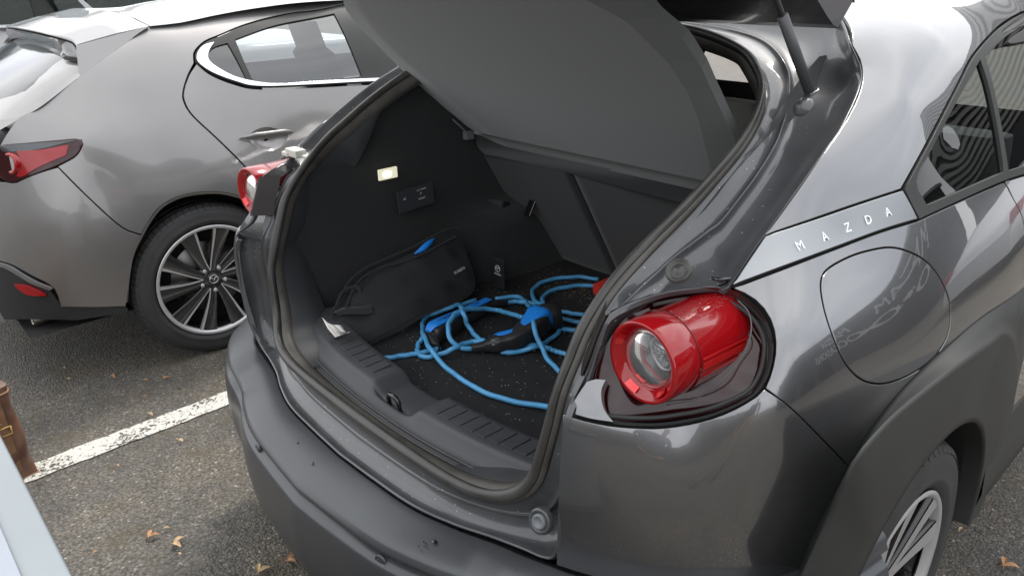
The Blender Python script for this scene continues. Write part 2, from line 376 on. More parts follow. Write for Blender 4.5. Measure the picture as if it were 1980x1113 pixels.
# ------------------------------------------------------------------ ground
gm = bpy.data.materials.new('asphalt'); gm.use_nodes = True
def asphalt(t, paintmask=False):
    n = t.nodes; l = t.links; b = n['Principled BSDF']; tc_ = n.new('ShaderNodeNewGeometry')
    def noise(sc, det=4, rough=.6):
        z = n.new('ShaderNodeTexNoise'); z.inputs['Scale'].default_value = sc; z.inputs['Detail'].default_value = det; z.inputs['Roughness'].default_value = rough; l.new(tc_.outputs['Position'], z.inputs['Vector']); return z
    def ramp(src, stops):
        r = n.new('ShaderNodeValToRGB'); e = r.color_ramp.elements
        e[0].position, e[0].color = stops[0][0], tuple(stops[0][1])+(1,); e[1].position, e[1].color = stops[-1][0], tuple(stops[-1][1])+(1,)
        for p_, c_ in stops[1:-1]: q = e.new(p_); q.color = tuple(c_)+(1,)
        l.new(src, r.inputs[0]); return r
    warp = noise(60, 2)
    va = n.new('ShaderNodeVectorMath'); va.operation = 'MULTIPLY_ADD'; va.inputs[1].default_value = (.012, .012, .012); l.new(warp.outputs['Color'], va.inputs[0]); l.new(tc_.outputs['Position'], va.inputs[2])
    vo = n.new('ShaderNodeTexVoronoi'); vo.inputs['Scale'].default_value = 125; l.new(va.outputs[0], vo.inputs['Vector'])
    vs = n.new('ShaderNodeTexVoronoi'); vs.inputs['Scale'].default_value = 210; l.new(va.outputs[0], vs.inputs['Vector'])
    sep = n.new('ShaderNodeSeparateColor'); l.new(vo.outputs['Color'], sep.inputs[0])
    stone = ramp(sep.outputs[0], [(0, (.098, .090, .078)), (.35, (.122, .112, .098)), (.7, (.148, .137, .119)), (.955, (.178, .165, .144)), (.99, (.30, .285, .26))])
    gapr = ramp(vo.outputs['Distance'], [(.35, (1, 1, 1)), (.8, (.42, .41, .40))])
    m1 = n.new('ShaderNodeMix'); m1.data_type = 'RGBA'; m1.blend_type = 'MULTIPLY'; m1.inputs[0].default_value = 1; l.new(stone.outputs[0], m1.inputs[6]); l.new(gapr.outputs[0], m1.inputs[7])
    big = noise(2.3, 6, .65); moss = noise(5.5, 8, .7)
    st = ramp(big.outputs['Fac'], [(.36, (.66, .68, .72)), (.60, (1.15, 1.10, 1.02))])
    m2 = n.new('ShaderNodeMix'); m2.data_type = 'RGBA'; m2.blend_type = 'MULTIPLY'; m2.inputs[0].default_value = 1; l.new(m1.outputs[2], m2.inputs[6]); l.new(st.outputs[0], m2.inputs[7])
    mr = ramp(moss.outputs['Fac'], [(.53, (0, 0, 0)), (.68, (.8, .8, .8))])
    m3 = n.new('ShaderNodeMix'); m3.data_type = 'RGBA'; l.new(mr.outputs[0], m3.inputs[0]); l.new(m2.outputs[2], m3.inputs[6]); m3.inputs[7].default_value = (.075, .058, .030, 1)
    last = m3
    if paintmask:
        wear = noise(70, 5, .7); wb = noise(6, 3)
        ad = n.new('ShaderNodeMath'); ad.operation = 'MULTIPLY_ADD'; ad.inputs[1].default_value = .55; l.new(wb.outputs['Fac'], ad.inputs[0]); l.new(wear.outputs['Fac'], ad.inputs[2])
        a2 = n.new('ShaderNodeMath'); a2.operation = 'MULTIPLY_ADD'; a2.inputs[1].default_value = -.18; l.new(vo.outputs['Distance'], a2.inputs[0]); l.new(ad.outputs[0], a2.inputs[2])
        wr = ramp(a2.outputs[0], [(.595, (0, 0, 0)), (.665, (1, 1, 1))])
        m4 = n.new('ShaderNodeMix'); m4.data_type = 'RGBA'; l.new(wr.outputs[0], m4.inputs[0]); l.new(m3.outputs[2], m4.inputs[6]); m4.inputs[7].default_value = (.62, .60, .55, 1); last = m4
    l.new(last.outputs[2], b.inputs['Base Color'])
    ro = ramp(big.outputs['Fac'], [(.3, (.55, .55, .55)), (.7, (.85, .85, .85))]); l.new(ro.outputs[0], b.inputs['Roughness'])
    hh = n.new('ShaderNodeMath'); hh.operation = 'MULTIPLY_ADD'; hh.inputs[1].default_value = -1.0; l.new(vo.outputs['Distance'], hh.inputs[0])
    h2 = n.new('ShaderNodeMath'); h2.operation = 'MULTIPLY'; h2.inputs[1].default_value = -.4; l.new(vs.outputs['Distance'], h2.inputs[0]); l.new(h2.outputs[0], hh.inputs[2])
    bp = n.new('ShaderNodeBump'); bp.inputs['Strength'].default_value = .9; bp.inputs['Distance'].default_value = .006; l.new(hh.outputs[0], bp.inputs['Height']); l.new(bp.outputs[0], b.inputs['Normal'])
asphalt(gm.node_tree)
lm = bpy.data.materials.new('worn_line_paint'); lm.use_nodes = True; asphalt(lm.node_tree, True)
g = mesh_obj('ground', [(-150, -150, 0), (150, -150, 0), (150, 150, 0), (-150, 150, 0)], [(0, 1, 2, 3)], gm, smooth=False); tag(g, kind='structure')
def line_sheet(x0, x1, y0, y1, label, z=.004):
    n = 160; ys = np.linspace(y0, y1, n); a = []; b = []
    for y in ys: a.append((x0+random.uniform(-.004, .004), y, z)); b.append((x1+random.uniform(-.004, .004), y, z))
    V, F = grid([np.array(a), np.array(b)], flip=True)
    return tag(mesh_obj('parking_line', V, F, lm, smooth=False), label, 'road marking', 'painted parking bay lines', 'structure')
line_sheet(-1.466, -1.362, -.62, 4.6, 'worn white painted parking line running from the brown bag towards the gap between the two grey cars')
line_sheet(1.36, 1.46, 1.9, 6.5, 'white painted parking line on the far side of the car with the open boot')

# ------------------------------------------------------------------ the grey car with the open boot
car = empty('parked_car', (0, 0, 0))
tag(car, 'dark grey metallic electric car with its boot open and a blue cable inside', 'car')
body = Field([
 (0,.05,.45),(.55,.13,.45),(.76,.31,.45),(.85,.5,.45),(.87,.9,.45),(.87,1.5,.45),
 (0,.04,.6),(.25,.06,.6),(.4,.102,.6),(.55,.127,.62),(.65,.172,.62),(.75,.265,.62),(.82,.39,.62),(.86,.53,.62),(.875,.8,.6),(.88,1.1,.6),(.885,1.7,.6),
 (0,.09,.8),(.3,.10,.8),(.567,.1165,.76),(.57,.117,.83),(.66,.162,.80),(.75,.235,.8),(.82,.365,.8),(.856,.48,.8),(.88,.7,.8),(.887,1.0,.8),(.89,1.7,.8),
 (.57,.125,.91),(.61,.147,.922),(.655,.18,.920),(.695,.235,.918),(.75,.262,.925),(.78,.304,.975),(.84,.50,.91),(.868,.75,.91),(.88,1.1,.91),(.887,1.7,.91),
 (.562,.185,.985),(.57,.221,1.06),(.64,.25,1.),(.748,.325,1.0),(.762,.352,1.045),(.815,.53,1.),(.84,.76,1.),(.86,1.1,1.),(.87,1.7,1.),
 (.60,.305,1.076),(.65,.364,1.080),(.74,.50,1.075),(.77,.66,1.09),(.795,.85,1.09),(.825,1.3,1.09),(.84,1.7,1.09),
 (.67,.42,1.115),(.67,.487,1.158),(.67,.558,1.2),(.665,.628,1.236),(.65,.737,1.284),(.73,.60,1.12),(.77,.80,1.135),(.785,1.0,1.14),(.80,1.3,1.15),(.81,1.7,1.15),
 (.71,.76,1.225),(.735,.95,1.225),(.75,1.2,1.23),(.76,1.7,1.23),
 (.685,.87,1.30),(.71,1.1,1.30),(.72,1.7,1.30),
 (.605,.86,1.347),(.655,1.1,1.38),(.665,1.7,1.38),
 (.56,.89,1.40),(.5,.98,1.435),(.57,1.3,1.445),(.58,1.7,1.45),(.3,1.04,1.465),(.33,1.6,1.50),(0,1.05,1.475),(0,1.6,1.525),(.59,2.3,1.45),(.3,2.4,1.5),(0,2.4,1.52),
 (.67,2.3,1.38),(.76,2.3,1.23),(.84,2.3,1.1),(.89,2.3,.8),(.88,2.3,.5)], (1, -1, .8), lambda p: np.where((p[:, 0] > .735) & (p[:, 1] > .38) & (p[:, 2] < 1.34), 8e-4, 3e-5))

# shared outlines ---------------------------------------------------------
BODYX = 2.45
lamp_out = [(1093,796),(1140,812),(1200,822),(1280,824),(1350,813),(1410,793),(1460,765),(1487,725),(1497,680),(1493,640),(1478,607),(1452,580),(1425,563),(1407,556)]
lamp_in = [(1407,556),(1360,553),(1315,556),(1260,568),(1215,583),(1180,600)]
lamp_in2 = [(1180,600),(1160,650),(1140,705),(1115,755),(1093,796)]
res = .016
# corner panel (bumper skin)
seam = [(1478,752),(1520,780),(1580,838),(1640,900)]
corner_poly = outline(body, [
    [(.552,.129,.628),(.60,.147,.630),(.66,.18,.63),(.75,.268,.626),(1508,1180)],
    [(1508,1180),(1540,1113),(1568,1045),(1600,980),(1640,900)],
    seam[::-1], [(1478,752),(1460,768),(1410,796),(1350,816),(1280,827),(1200,825),(1140,815),(1088,800)],
    [(1088,800),(1083,880),(1078,980),(.552,.129,.628)]], res)
panel('corner_panel', body, corner_poly, MT['paint'], car, res=res)
panel('corner_panel', body, corner_poly, MT['paint'], car, res=res, mirror=True)
# lower quarter panel with the charging flap hole
flap = [(1587,545),(1600,520),(1640,497),(1680,484),(1722,478),(1760,487),(1795,508),(1822,545),(1837,590),(1835,640),(1815,680),(1780,712),(1735,735),(1695,742),(1660,730),(1630,695),(1607,640),(1592,590)]
fab = body.path(flap); flap_poly = cr_spline(fab, 130, closed=True)
quarter = outline(body, [
    [(1418,556),(1520,518),(1620,480),(1700,450),(1772,428)], [(1772,428),(1860,388),(1942,352)],
    [(1942,352),(1957,380),(1980,434),(.877,1.16,.93)], [(.877,1.16,.93),(1980,556),(1900,612),(1846,657),(1785,712),(1731,768),(1680,836),(1645,895)],
    seam[::-1], [(1480,750),(1492,720),(1500,680),(1497,636),(1482,602),(1455,575),(1418,556)]], res)
panel('quarter_panel', body, quarter, MT['paint'], car, holes=[flap_poly], res=res)
panel('quarter_panel', body, quarter, MT['paint'], car, res=res, mirror=True)
panel('charging_flap', body, flap_poly, MT['paint'], car, res=res, gap=.0028)
# metal strip with the name on it
strip = outline(body, [[(1416,553),(1440,515),(1478,458)], [(1478,458),(1560,430),(1650,399),(1742,369)], [(1742,369),(1757,395),(1771,424)], [(1771,424),(1700,446),(1620,476),(1520,514),(1416,553)]], .012)
bs = panel('name_strip', body, strip, MT['badge'], car, res=.012, off=.004, lip=.0015)
panel('name_strip', body, strip, MT['badge'], car, res=.012, off=.004, mirror=True)
for ch, (x, y) in zip('MAZDA', [(1543,478),(1590,460),(1634,442),(1674,427),(1712,412)]):
    q = body.hit(x, y); n_ = body.nr(body.ab(q))[0]; q2 = body.hit(x+20, y-7.2); tx = nrm(q2-q); ty = np.cross(n_, tx)
    text('letter', ch, .021, q+n_*.0045, tx, ty, MT['chrome'], bs, ext=.0012)
# pillar and roof skin
jedge = [(1478,455),(1505,420),(1545,365),(1590,300),(1632,240),(1658,190),(1668,150),(1664,118),(1648,88)]
pillar = outline(body, [jedge, [(1648,88),(.54,.93,1.41),(.48,.985,1.437),(.38,1.02,1.455)],
    [(.38,1.02,1.455),(.42,1.6,1.495),(.43,BODYX,1.49)], [(.43,BODYX,1.49),(.62,BODYX,1.44)],
    [(.62,BODYX,1.44),(.665,1.9,1.39),(.672,1.6,1.39),(.68,1.38,1.385),(1985,20),(1935,47),(1883,103),(1850,165),(1800,260),(1765,325),(1742,366)],
    [(1742,366),(1650,396),(1560,427),(1478,455)]], res)
panel('rear_pillar', body, pillar, MT['paint'], car, res=res)
panel('rear_pillar', body, pillar, MT['paint'], car, res=res, mirror=True)
roofp = outline(body, [[(.38,1.02,1.455),(.42,1.6,1.495),(.43,BODYX,1.49)], [(.43,BODYX,1.49),(-.001,BODYX,1.52)], [(-.001,BODYX,1.52),(0,1.05,1.475)], [(0,1.05,1.475),(.2,1.045,1.47),(.38,1.02,1.455)]], .03)
panel('roof_half', body, roofp, MT['paint'], car, res=.03, gap=.0); panel('roof_half', body, roofp, MT['paint'], car, res=.03, gap=.0, mirror=True)
# door ahead of the wheel and rear side glass
door = outline(body, [[(1944,351),(2080,302),(.85,BODYX,1.12)], [(.85,BODYX,1.12),(.885,BODYX,.5)], [(.885,BODYX,.5),(.878,1.33,.5)], [(.878,1.33,.5),(.88,1.22,.78),(.877,1.16,.93),(1980,434),(1957,380),(1944,351)]], .02)
panel('door', body, door, MT['paint'], car, res=.02); panel('door', body, door, MT['paint'], car, res=.02, mirror=True)
gl = [[(1790,396),(1770,350),(1800,290),(1850,195),(1893,118)], [(1893,118),(1912,180),(1928,262),(1938,332)], [(1938,332),(1860,366),(1790,396)]]
gl_poly = outline(body, gl, .014)
frame_out = outline(body, [[(1775,425),(1760,396),(1746,366)], [(1746,366),(1768,325),(1803,260),(1852,165),(1886,103),(1937,50),(1985,24),(.675,1.38,1.38),(.668,1.6,1.385),(.66,1.9,1.385),(.615,BODYX,1.435)],
    [(.615,BODYX,1.435),(.85,BODYX,1.125)], [(.85,BODYX,1.125),(2080,299),(1944,349),(1860,386),(1775,425)]], .014)
gl2 = outline(body, [[(1903,112),(1945,72),(1990,48),(.70,1.4,1.36),(.69,BODYX-.05,1.36)], [(.69,BODYX-.05,1.36),(.835,BODYX-.05,1.15)], [(.835,BODYX-.05,1.15),(2075,284),(1948,330)], [(1948,330),(1937,258),(1921,176),(1903,112)]], .016)
panel('window_frame', body, frame_out, MT['clad'], car, holes=[gl_poly, gl2], res=.012, off=.003, lip=.0012)
panel('window_frame', body, frame_out, MT['clad'], car, holes=[gl_poly, gl2], res=.012, off=.003, mirror=True)
for mir in (0, 1):
    wq = panel('side_window', body, gl_poly, MT['glass'], car, off=-.004, thick=.004, gap=-.001, res=.016, mirror=bool(mir))
    wq = panel('side_window', body, gl2, MT['glass'], car, off=-.004, thick=.004, gap=-.001, res=.02, mirror=bool(mir))

# ------------------------------------------------------------------ boot opening: seal, jamb, trim
KZ = [.60,.70,.85,1.0,1.1,1.2,1.3,1.4]
seal_h = np.array([(0,.108,.660),(.12,.109,.661),(.22,.111,.663),(.31,.116,.667),(.375,.126,.674),(.42,.140,.688),(.45,.156,.710),(.470,.167,.745),(.482,.172,.79),(.492,.179,.84),(.496,.198,.90),(.500,.222,.955),(.506,.25,1.01),(.515,.31,1.07),(.525,.385,1.122),(.531,.46,1.163),(.533,.535,1.204),(.529,.607,1.24),(.513,.675,1.274),(.487,.73,1.302),(.44,.79,1.330),(.36,.86,1.36),(.24,.90,1.385),(.12,.92,1.395),(0,.925,1.40)])
edge_h = [P(0,.045,.602),P(.12,.05,.602),P(.24,.059,.602),P(.335,.082,.602),P(.41,.108,.604),P(.475,.122,.612),P(.535,.128,.626),P(.560,.121,.675),P(.568,.117,.745),P(.570,.118,.84),P(.570,.127,.922),P(.561,.170,.955),P(.563,.2,1.02),P(.570,.221,1.058),P(.60,.30,1.074),P(.65,.363,1.081)]
edge_h += [body.hit(*q) for q in [(1408,556),(1462,478),(1520,398),(1590,300),(1632,240),(1668,150),(1648,88)]]+[P(.48,.985,1.437),P(.32,1.03,1.46),P(.16,1.045,1.468),P(0,1.05,1.47)]
edge_h = np.array(edge_h)
NS = 150
def resamp(A, n=NS): return cr_spline(A, n)
S_ = resamp(seal_h)
# match stations of the outer edge to the seal by angle order (piecewise)
ks = [0,4,6,9,10,13,16,19,21,24]; ke = [0,4,6,8,10,13,16,19,22,len(edge_h)-1]
def matched(A, keys, src=seal_h, skeys=ks, n=NS):
    Ls = np.r_[0, np.cumsum(np.linalg.norm(np.diff(cr_spline(src, 800), axis=0), axis=1))]; d = cr_spline(src, 800)
    si = [Ls[np.argmin(np.linalg.norm(d-src[k], axis=1))] for k in skeys]
    e = cr_spline(A, 1200); Le = np.r_[0, np.cumsum(np.linalg.norm(np.diff(e, axis=0), axis=1))]
    ei = [Le[np.argmin(np.linalg.norm(e-A[k], axis=1))] for k in keys]
    q = np.interp(np.linspace(0, Ls[-1], n), si, ei)
    return np.stack([np.interp(q, Le, e[:, k]) for k in range(3)], 1)
E_ = matched(edge_h, ke)
# local frames at the seal: tangent, inward (into car), outward (towards body edge)
T_ = np.gradient(S_, axis=0); T_ /= np.linalg.norm(T_, axis=1)[:, None]
O_ = E_-S_; Wd = np.linalg.norm(O_, axis=1); O_ = O_/Wd[:, None]
D_ = np.cross(T_, O_); D_ /= np.linalg.norm(D_, axis=1)[:, None]
D_ = np.where((D_[:, 1:2] < 0), -D_, D_)                 # depth direction: forward into the car
def prof(f, dz): return S_+O_*(np.asarray(f)[..., None] if np.ndim(f) else f)+D_*(np.asarray(dz)[..., None] if np.ndim(dz) else dz)
narrow = np.clip((Wd-.05)/.08, 0, 1)
def lerp(a, b, t): return a+(b-a)*t
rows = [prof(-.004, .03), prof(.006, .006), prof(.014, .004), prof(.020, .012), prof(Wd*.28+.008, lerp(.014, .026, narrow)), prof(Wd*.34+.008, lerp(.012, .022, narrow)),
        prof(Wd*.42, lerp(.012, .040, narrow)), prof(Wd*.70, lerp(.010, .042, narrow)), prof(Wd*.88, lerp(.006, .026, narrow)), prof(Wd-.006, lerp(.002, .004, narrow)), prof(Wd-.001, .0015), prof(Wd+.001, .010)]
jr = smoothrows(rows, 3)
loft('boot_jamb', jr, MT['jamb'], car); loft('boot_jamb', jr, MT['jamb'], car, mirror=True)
# seal: a bulb with a lip, swept round the opening on both sides
def sweep(name, offs, material, parent, closed=True):
    rws = [prof(a, b) for a, b in offs]; full = []
    for r_ in rws: 
        m_ = r_.copy(); m_[:, 0] *= -1; full.append(np.vstack([m_[::-1], r_[1:]]))
    return loft(name, full+[full[0]], material, parent)
sl = sweep('boot_seal', [(.010*math.cos(t)*1.15+.001, .010*math.sin(t)-.006) for t in np.linspace(0, 2*PI, 11)[:-1]], MT['rubber'], car)
sweep('seal_lip', [(-.008, .002), (-.015, .010), (-.0175, .026), (-.015, .028), (-.012, .012), (-.006, .008)], MT['rubber2'], sl)
sweep('seal_lip', [(.010, -.004), (.0145, -.002), (.0175, .004), (.0165, .009), (.012, .004)], MT['rubber2'], sl)
# screws and rubber bump stops on the jamb
def disc(mb, c, ax, r, h, n=20): mb.lathe([(0, h), (r*.8, h), (r, h*.6), (r, -h)], c, ax, n); return mb
mbs = MB()
q = onf(1046, 1006, lambda p: p[1]-(.135+.15*(p[0]-.47))); nn_ = nrm([.15, -1, .35])
lf = MB(); lf.lathe([(0, .004), (.008, .004), (.0085, .006), (.012, .0055), (.0135, .003), (.0135, -.01)], q+nn_*.004, nn_, 24); lf.obj('bump_stop', MT['stopr'], car)
lf = MB(); lf.lathe([(.014, .002), (.018, .006), (.022, .003), (.024, -.006)], q+nn_*.002, nn_, 32); lf.obj('bump_stop_cup', MT['jamb'], car)
q = on(1313, 524, x=.665); nn_ = nrm([.1, -.8, .75])
lf = MB(); lf.lathe([(0, .004), (.005, .004), (.008, .001), (.013, 0), (.015, .004), (.017, .004), (.019, -.002)], q+nn_*.002, nn_, 28); lf.obj('rubber_grommet', MT['rubber'], car)
q = on(1551, 205, x=.60); nn_ = nrm([-.2, -.8, .6])
lf = MB(); lf.lathe([(0, .008), (.006, .008), (.009, .004), (.016, .002), (.018, -.004)], q, nn_, 20); lf.obj('strut_bolt', MT['jamb'], car)

# inner trim ring from the seal inwards
for mir in (False, True):
    k0 = int(NS*.14)
    dk = 1-.85*np.clip((S_[:, 2]-1.10)/.10, 0, 1)
    IR = [prof(-.010, .012), prof(-.012-.008*dk, .012+.023*dk), prof(-.012-.018*dk, .014+.071*dk), prof(-.010-.010*dk, .016+.114*dk)]
    rr_ = [r_[k0:] for r_ in smoothrows(IR, 3)]
    loft('opening_trim', rr_, MT['trim'], car, mirror=mir)

# boot side trim (left one is seen, right one mirrors it)
FZ = .632
def side_rows(n=46):
    rows = []
    for z in np.linspace(FZ-.004, 1.36, 40):
        r_ = []
        for y in np.linspace(.19, 1.22, n):
            ys = np.interp(z, KZ, [.17,.18,.20,.26,.36,.53,.72,.95])
            x = .505-.0+(.02*math.sin((z-.64)*5))
            x += .012*math.exp(-((y-.42)/.16)**2)*math.exp(-((z-.78)/.16)**2)          # pocket behind the lamp
            x -= .05*max(0, min(1, (y-.55)/.3))*max(0, min(1, (1.0-z)/.05))*0
            # shelf ledge: wall steps inwards below z .99
            x += .055*(1/(1+math.exp(-(z-1.075-.16*(y-.4))/.010)))*(1/(1+math.exp((z-1.30)/.02)))*.42
            x += .022*(1/(1+math.exp(-(z-1.165-.10*(y-.4))/.008)))*.6
            x -= .11*(1/(1+math.exp(-(y-.80)/.02)))*(1/(1+math.exp((z-.835)/.010)))          # wheel housing bulge
            yy = max(y, ys+.03)
            r_.append((-x, yy, z))
        rows.append(r_)
    return [np.array(r_) for r_ in rows]
SR = side_rows()
loft('side_trim', SR, MT['felt'], car, flip=True); loft('side_trim', SR, MT['felt'], car, flip=True, mirror=True)
# boot lamp on the left trim: lit
lc = on(748, 335, x=-.497); ly = nrm(on(764, 323, x=-.497)-on(731, 330, x=-.497)); lz = nrm([0, -ly[2], ly[1]]); lx = np.array([1., 0, 0])
lmp = MB().box(lc+lx*.004, (.004, .030, .015), [lx, ly, lz]).obj('boot_lamp', MT['lampb'], car, bevel=.002)
MB().box(lc+lx*.0085+ly*-.004, (.0012, .012, .006), [lx, ly, lz]).obj('lamp_glass', MT['lit'], lmp, bevel=.001)
# switch / label panel
pc = on(803, 382, x=-.500)
pp = MB().box(pc+lx*.001, (.003, .062, .032), [lx, nrm([0, 1, .06]), nrm([0, -.06, 1])]).obj('label_panel', MT['trim'], car, bevel=.0015)
for i, (px_, py_, s, t) in enumerate([(783, 385, .007, 'AC'), (783, 379, .007, '.'), (815, 366, .0066, 'AC 1500W'), (814, 374, .008, '/7'), (816, 383, .0066, 'OUTLET')]):
    text('print', t, s, on(px_, py_, x=-.495), (0, 1, .06), (0, -.06, 1), MT['print'], pp, ext=.0003)
# boot floor carpet
fl = []
for y in np.linspace(.19, 1.16, 50): fl.append(np.array([(x, y, FZ+.0025*math.sin(x*9+y*7)+.0015*math.sin(x*31+y*23)) for x in np.linspace(-.53, .53, 50)]))
loft('boot_floor', fl, MT['carpet'], car, flip=False)
# seat backs, leaning towards the boot at the top
def seat(px, z): return 1.135-(z-.63)*.60
def seatpart(name, x0, x1, z0, z1, m, th=.02, parent=car):
    rr = []
    for z in np.linspace(z0, z1, 26):
        e = .010*(1-min(1, (z-z0)/.02, (z1-z)/.02))**2
        rr.append(np.array([(x, seat(x, z)+e+.012*(1-min(1, (x-x0)/.015, (x1-x)/.015))**2, z) for x in np.linspace(x0, x1, 40)]))
    return loft(name, rr, m, parent)
seatpart('seat_back', -.565, -.162, FZ-.01, 1.10, MT['felt']); seatpart('seat_back', -.158, .565, FZ-.01, 1.10, MT['felt'])
qa = P(-.395, 0, .86); qa[1] = seat(0, .86)
hk = MB().box(qa+P(0, -.002, 0), (.014, .004, .040), [(1, 0, 0), (0, 1, -.6), (0, .6, 1)]).obj('seat_latch', MT['black'], car, bevel=.003)
MB().tube([qa+P(-.006, -.012, -.03), qa+P(-.006, -.024, -.034), qa+P(.006, -.024, -.034), qa+P(.006, -.012, -.03)], .0025, 8).obj('hook', MT['chrome'], hk)
# emblem and word on the floor mat edge
eo = on(962, 519, y=.800)
MB().box(eo+P(0, .006, -.018), (.024, .004, .048)).obj('label_tab', MT['blackm'], car, bevel=.003)
def emblem(c, xd, yd, r, material, parent, name='emblem'):
    xd = nrm(xd); yd = nrm(np.cross(np.cross(xd, yd), xd)); zd = np.cross(xd, yd); m = MB()
    m.tube([c+xd*r*math.cos(t)+yd*r*.92*math.sin(t) for t in np.linspace(0, 2*PI, 33)], r*.085, 6)
    wing = [(-.95, .15), (-.6, .38), (-.3, .25), (0, -.18), (.3, .25), (.6, .38), (.95, .15)]
    wp = cr_spline([c+xd*r*a+yd*r*b for a, b in wing], 40); m.tube(wp, r*.10, 6)
    return m.obj(name, material, parent)
emblem(eo, (1, 0, .03), (0, 0, 1), .0105, MT['print'], car)
text('print', 'MAZDA', .0085, eo+P(0, 0, -.018), (1, 0, .03), (0, 0, 1), MT['print'], car, ext=.0003)
# soft flap of trim standing beside the wheel housing
hp = MB(); top = on(905, 398, y=.86); 
cl_ = [on(903, 400, y=.84), on(925, 388, y=.88), on(960, 386, y=.93), on(990, 392, y=.97)]
rowsf = []
for k, f in enumerate(np.linspace(0, 1, 12)):
    rowsf.append(np.array([P(q[0]+.012*math.sin(3*f+i*.8), q[1]-.004*f+.006*math.sin(7*f+i), q[2]*(1-f)+FZ*f) for i, q in enumerate(cr_spline(cl_, 14))]))
loft('wheel_housing_flap', rowsf, MT['blackm'], car, sub=1)

# parcel shelf lifted with the tailgate: rigid board with thickness and a raised rim
def bd(x, s, t=0):                      # s from front edge (0) to rear (1)
    y = .875+(.36-.875)*s; z = 1.052+(1.535-1.052)*s; nrm_ = P(0, .684, .73)
    return P(x, y, z)+nrm_*t
def board(name, w0, pts, t, m):
    rr = []
    for s, wdt in pts: rr.append(np.array([bd(x, s, t) for x in np.linspace(-wdt, wdt*.97, 30)]))
    return rr
WL = [(-.02,.46),(.052,.505),(.10,.535),(.228,.560),(.45,.548),(.62,.535),(.70,.543),(.79,.512),(.855,.466),(.93,.438),(1.08,.37)]
WR = [(-.02,.38),(.06,.41),(.2,.430),(.34,.455),(.52,.468),(.645,.475),(.736,.470),(.811,.443),(.883,.424),(.95,.409),(1.08,.35)]
WI = [(-.02,.32),(.155,.354),(.43,.408),(.55,.422),(.67,.419),(.81,.386),(.88,.327),(1.08,.15)]
ss_ = np.linspace(0, 1.06, 44)
V1 = []; V2 = []
for s_ in ss_:
    l_, r_, i_ = [np.interp(s_, *zip(*W_)) for W_ in (WL, WR, WI)]
    xs_ = np.r_[np.linspace(-l_, -i_-.05, 8), np.linspace(-i_-.03, i_-.02, 14), np.linspace(i_, r_, 8)]
    V1.append(np.array([bd(x, s_, .14*max(0, x-i_)+.10*max(0, -x-i_-.04)) for x in xs_])); V2.append(np.array([bd(x, s_, .020+.14*max(0, x-i_)+.10*max(0, -x-i_-.04)) for x in xs_]))
mb_ = MB(); v, f = grid(V1, flip=False); mb_.add(v, f); v, f = grid(V2, flip=True); mb_.add(v, f)
ring = lambda R_: np.vstack([R_[0], [r_[-1] for r_ in R_[1:]], R_[-1][::-1][1:], [r_[0] for r_ in R_[::-1][1:-1]]])
v, f = grid([ring(V1), ring(V2)], closed=True, flip=True); mb_.add(v, f)
sh = mb_.obj('parcel_shelf', MT['board'], car, smooth=False, bevel=.003)
MB().tube([bd(x, .075, -.001) for x in np.linspace(-.47, .40, 20)], .0035, 8).obj('stitched_fold', MT['board'], sh)

# front wall of the shelf: hanging fabric panel closing to the seat backs
rr = []
for f in np.linspace(0, 1, 14):
    rr.append(np.array([P(x, .865+.03*f, 1.06-.05*f)+P(0, .01*math.sin(f*3+x*6), 0) for x in np.linspace(-.50, .49, 30)]))
loft('shelf_front_flap', rr, MT['felt'], car)

# sill trim with ribs, recess and striker
def sill_row(y, z, xs, ymid=None, cy=None, dz=0):
    out = []
    for x in xs:
        c = .055*min(1, (abs(x)/.48)**2.2)                       # the lip curves forward towards the corners
        zz = z; yy = y+c*1.0
        if dz: 
            r_ = 1/(1+math.exp((abs(x-.01)-.068)/.007)); zz = z-dz*r_
        zz += .012*(abs(x)/.48)**3
        out.append((x, yy, zz))
    return np.array(out)
xs = np.linspace(-.475, .475, 120)
SRW = [sill_row(.112, .640, xs), sill_row(.128, .652, xs), sill_row(.150, .657, xs), sill_row(.163, .660, xs), sill_row(.178, .674, xs, dz=.008), sill_row(.186, .684, xs, dz=.026), sill_row(.200, .688, xs, dz=.026), sill_row(.262, .686, xs, dz=.026), sill_row(.272, .680, xs, dz=.024), sill_row(.276, .655, xs, dz=.015), sill_row(.277, .62, xs)]
sill = loft('sill_trim', smoothrows(SRW, 3), MT['trim'], car)
def silltop(x, y):
    c = .055*min(1, (abs(x)/.48)**2.2); return P(x, y+c, .6885+.012*(abs(x)/.48)**3)
rib0 = None
for sgn in (-1, 1):
    for k in range(11):
        x0 = sgn*(.105+k*.0335); x1 = x0+sgn*.0300; a, b = min(x0, x1), max(x0, x1)
        top = [silltop(a, .206), silltop(b, .206), silltop(b, .256), silltop(a, .256)]
        m = MB(); up_ = P(0, 0, .0022); m.add([q-P(0, 0, .004) for q in top]+[q+up_ for q in top], [(4, 5, 6, 7), (0, 1, 5, 4), (1, 2, 6, 5), (2, 3, 7, 6), (3, 0, 4, 7)])
        m.obj('rib', MT['trim'], sill, smooth=False, bevel=.0008)
# weather groove lines in front of the sill
for off, zz in ((.0, 0), (.012, .003)):
    MB().tube([P(x, .137+off+.055*min(1, (abs(x)/.48)**2.2), .6565+zz+.012*(abs(x)/.48)**3) for x in np.linspace(-.45, .45, 60)], .0025, 6).obj('sill_groove', MT['rubber'], sill)
sc = P(.012, .178, .655)
st_ = MB().tube([sc+P(-.018, .008, -.01), sc+P(-.018, .004, .028), sc+P(-.010, .003, .036), sc+P(.014, .003, .036), sc+P(.021, .004, .028), sc+P(.021, .008, -.01)], .0052, 10)
st_.obj('striker', MT['rimb'], car)
MB().box(sc+P(.004, .010, -.006), (.028, .020, .002)).obj('striker_plate', MT['disc'], car, bevel=.001)

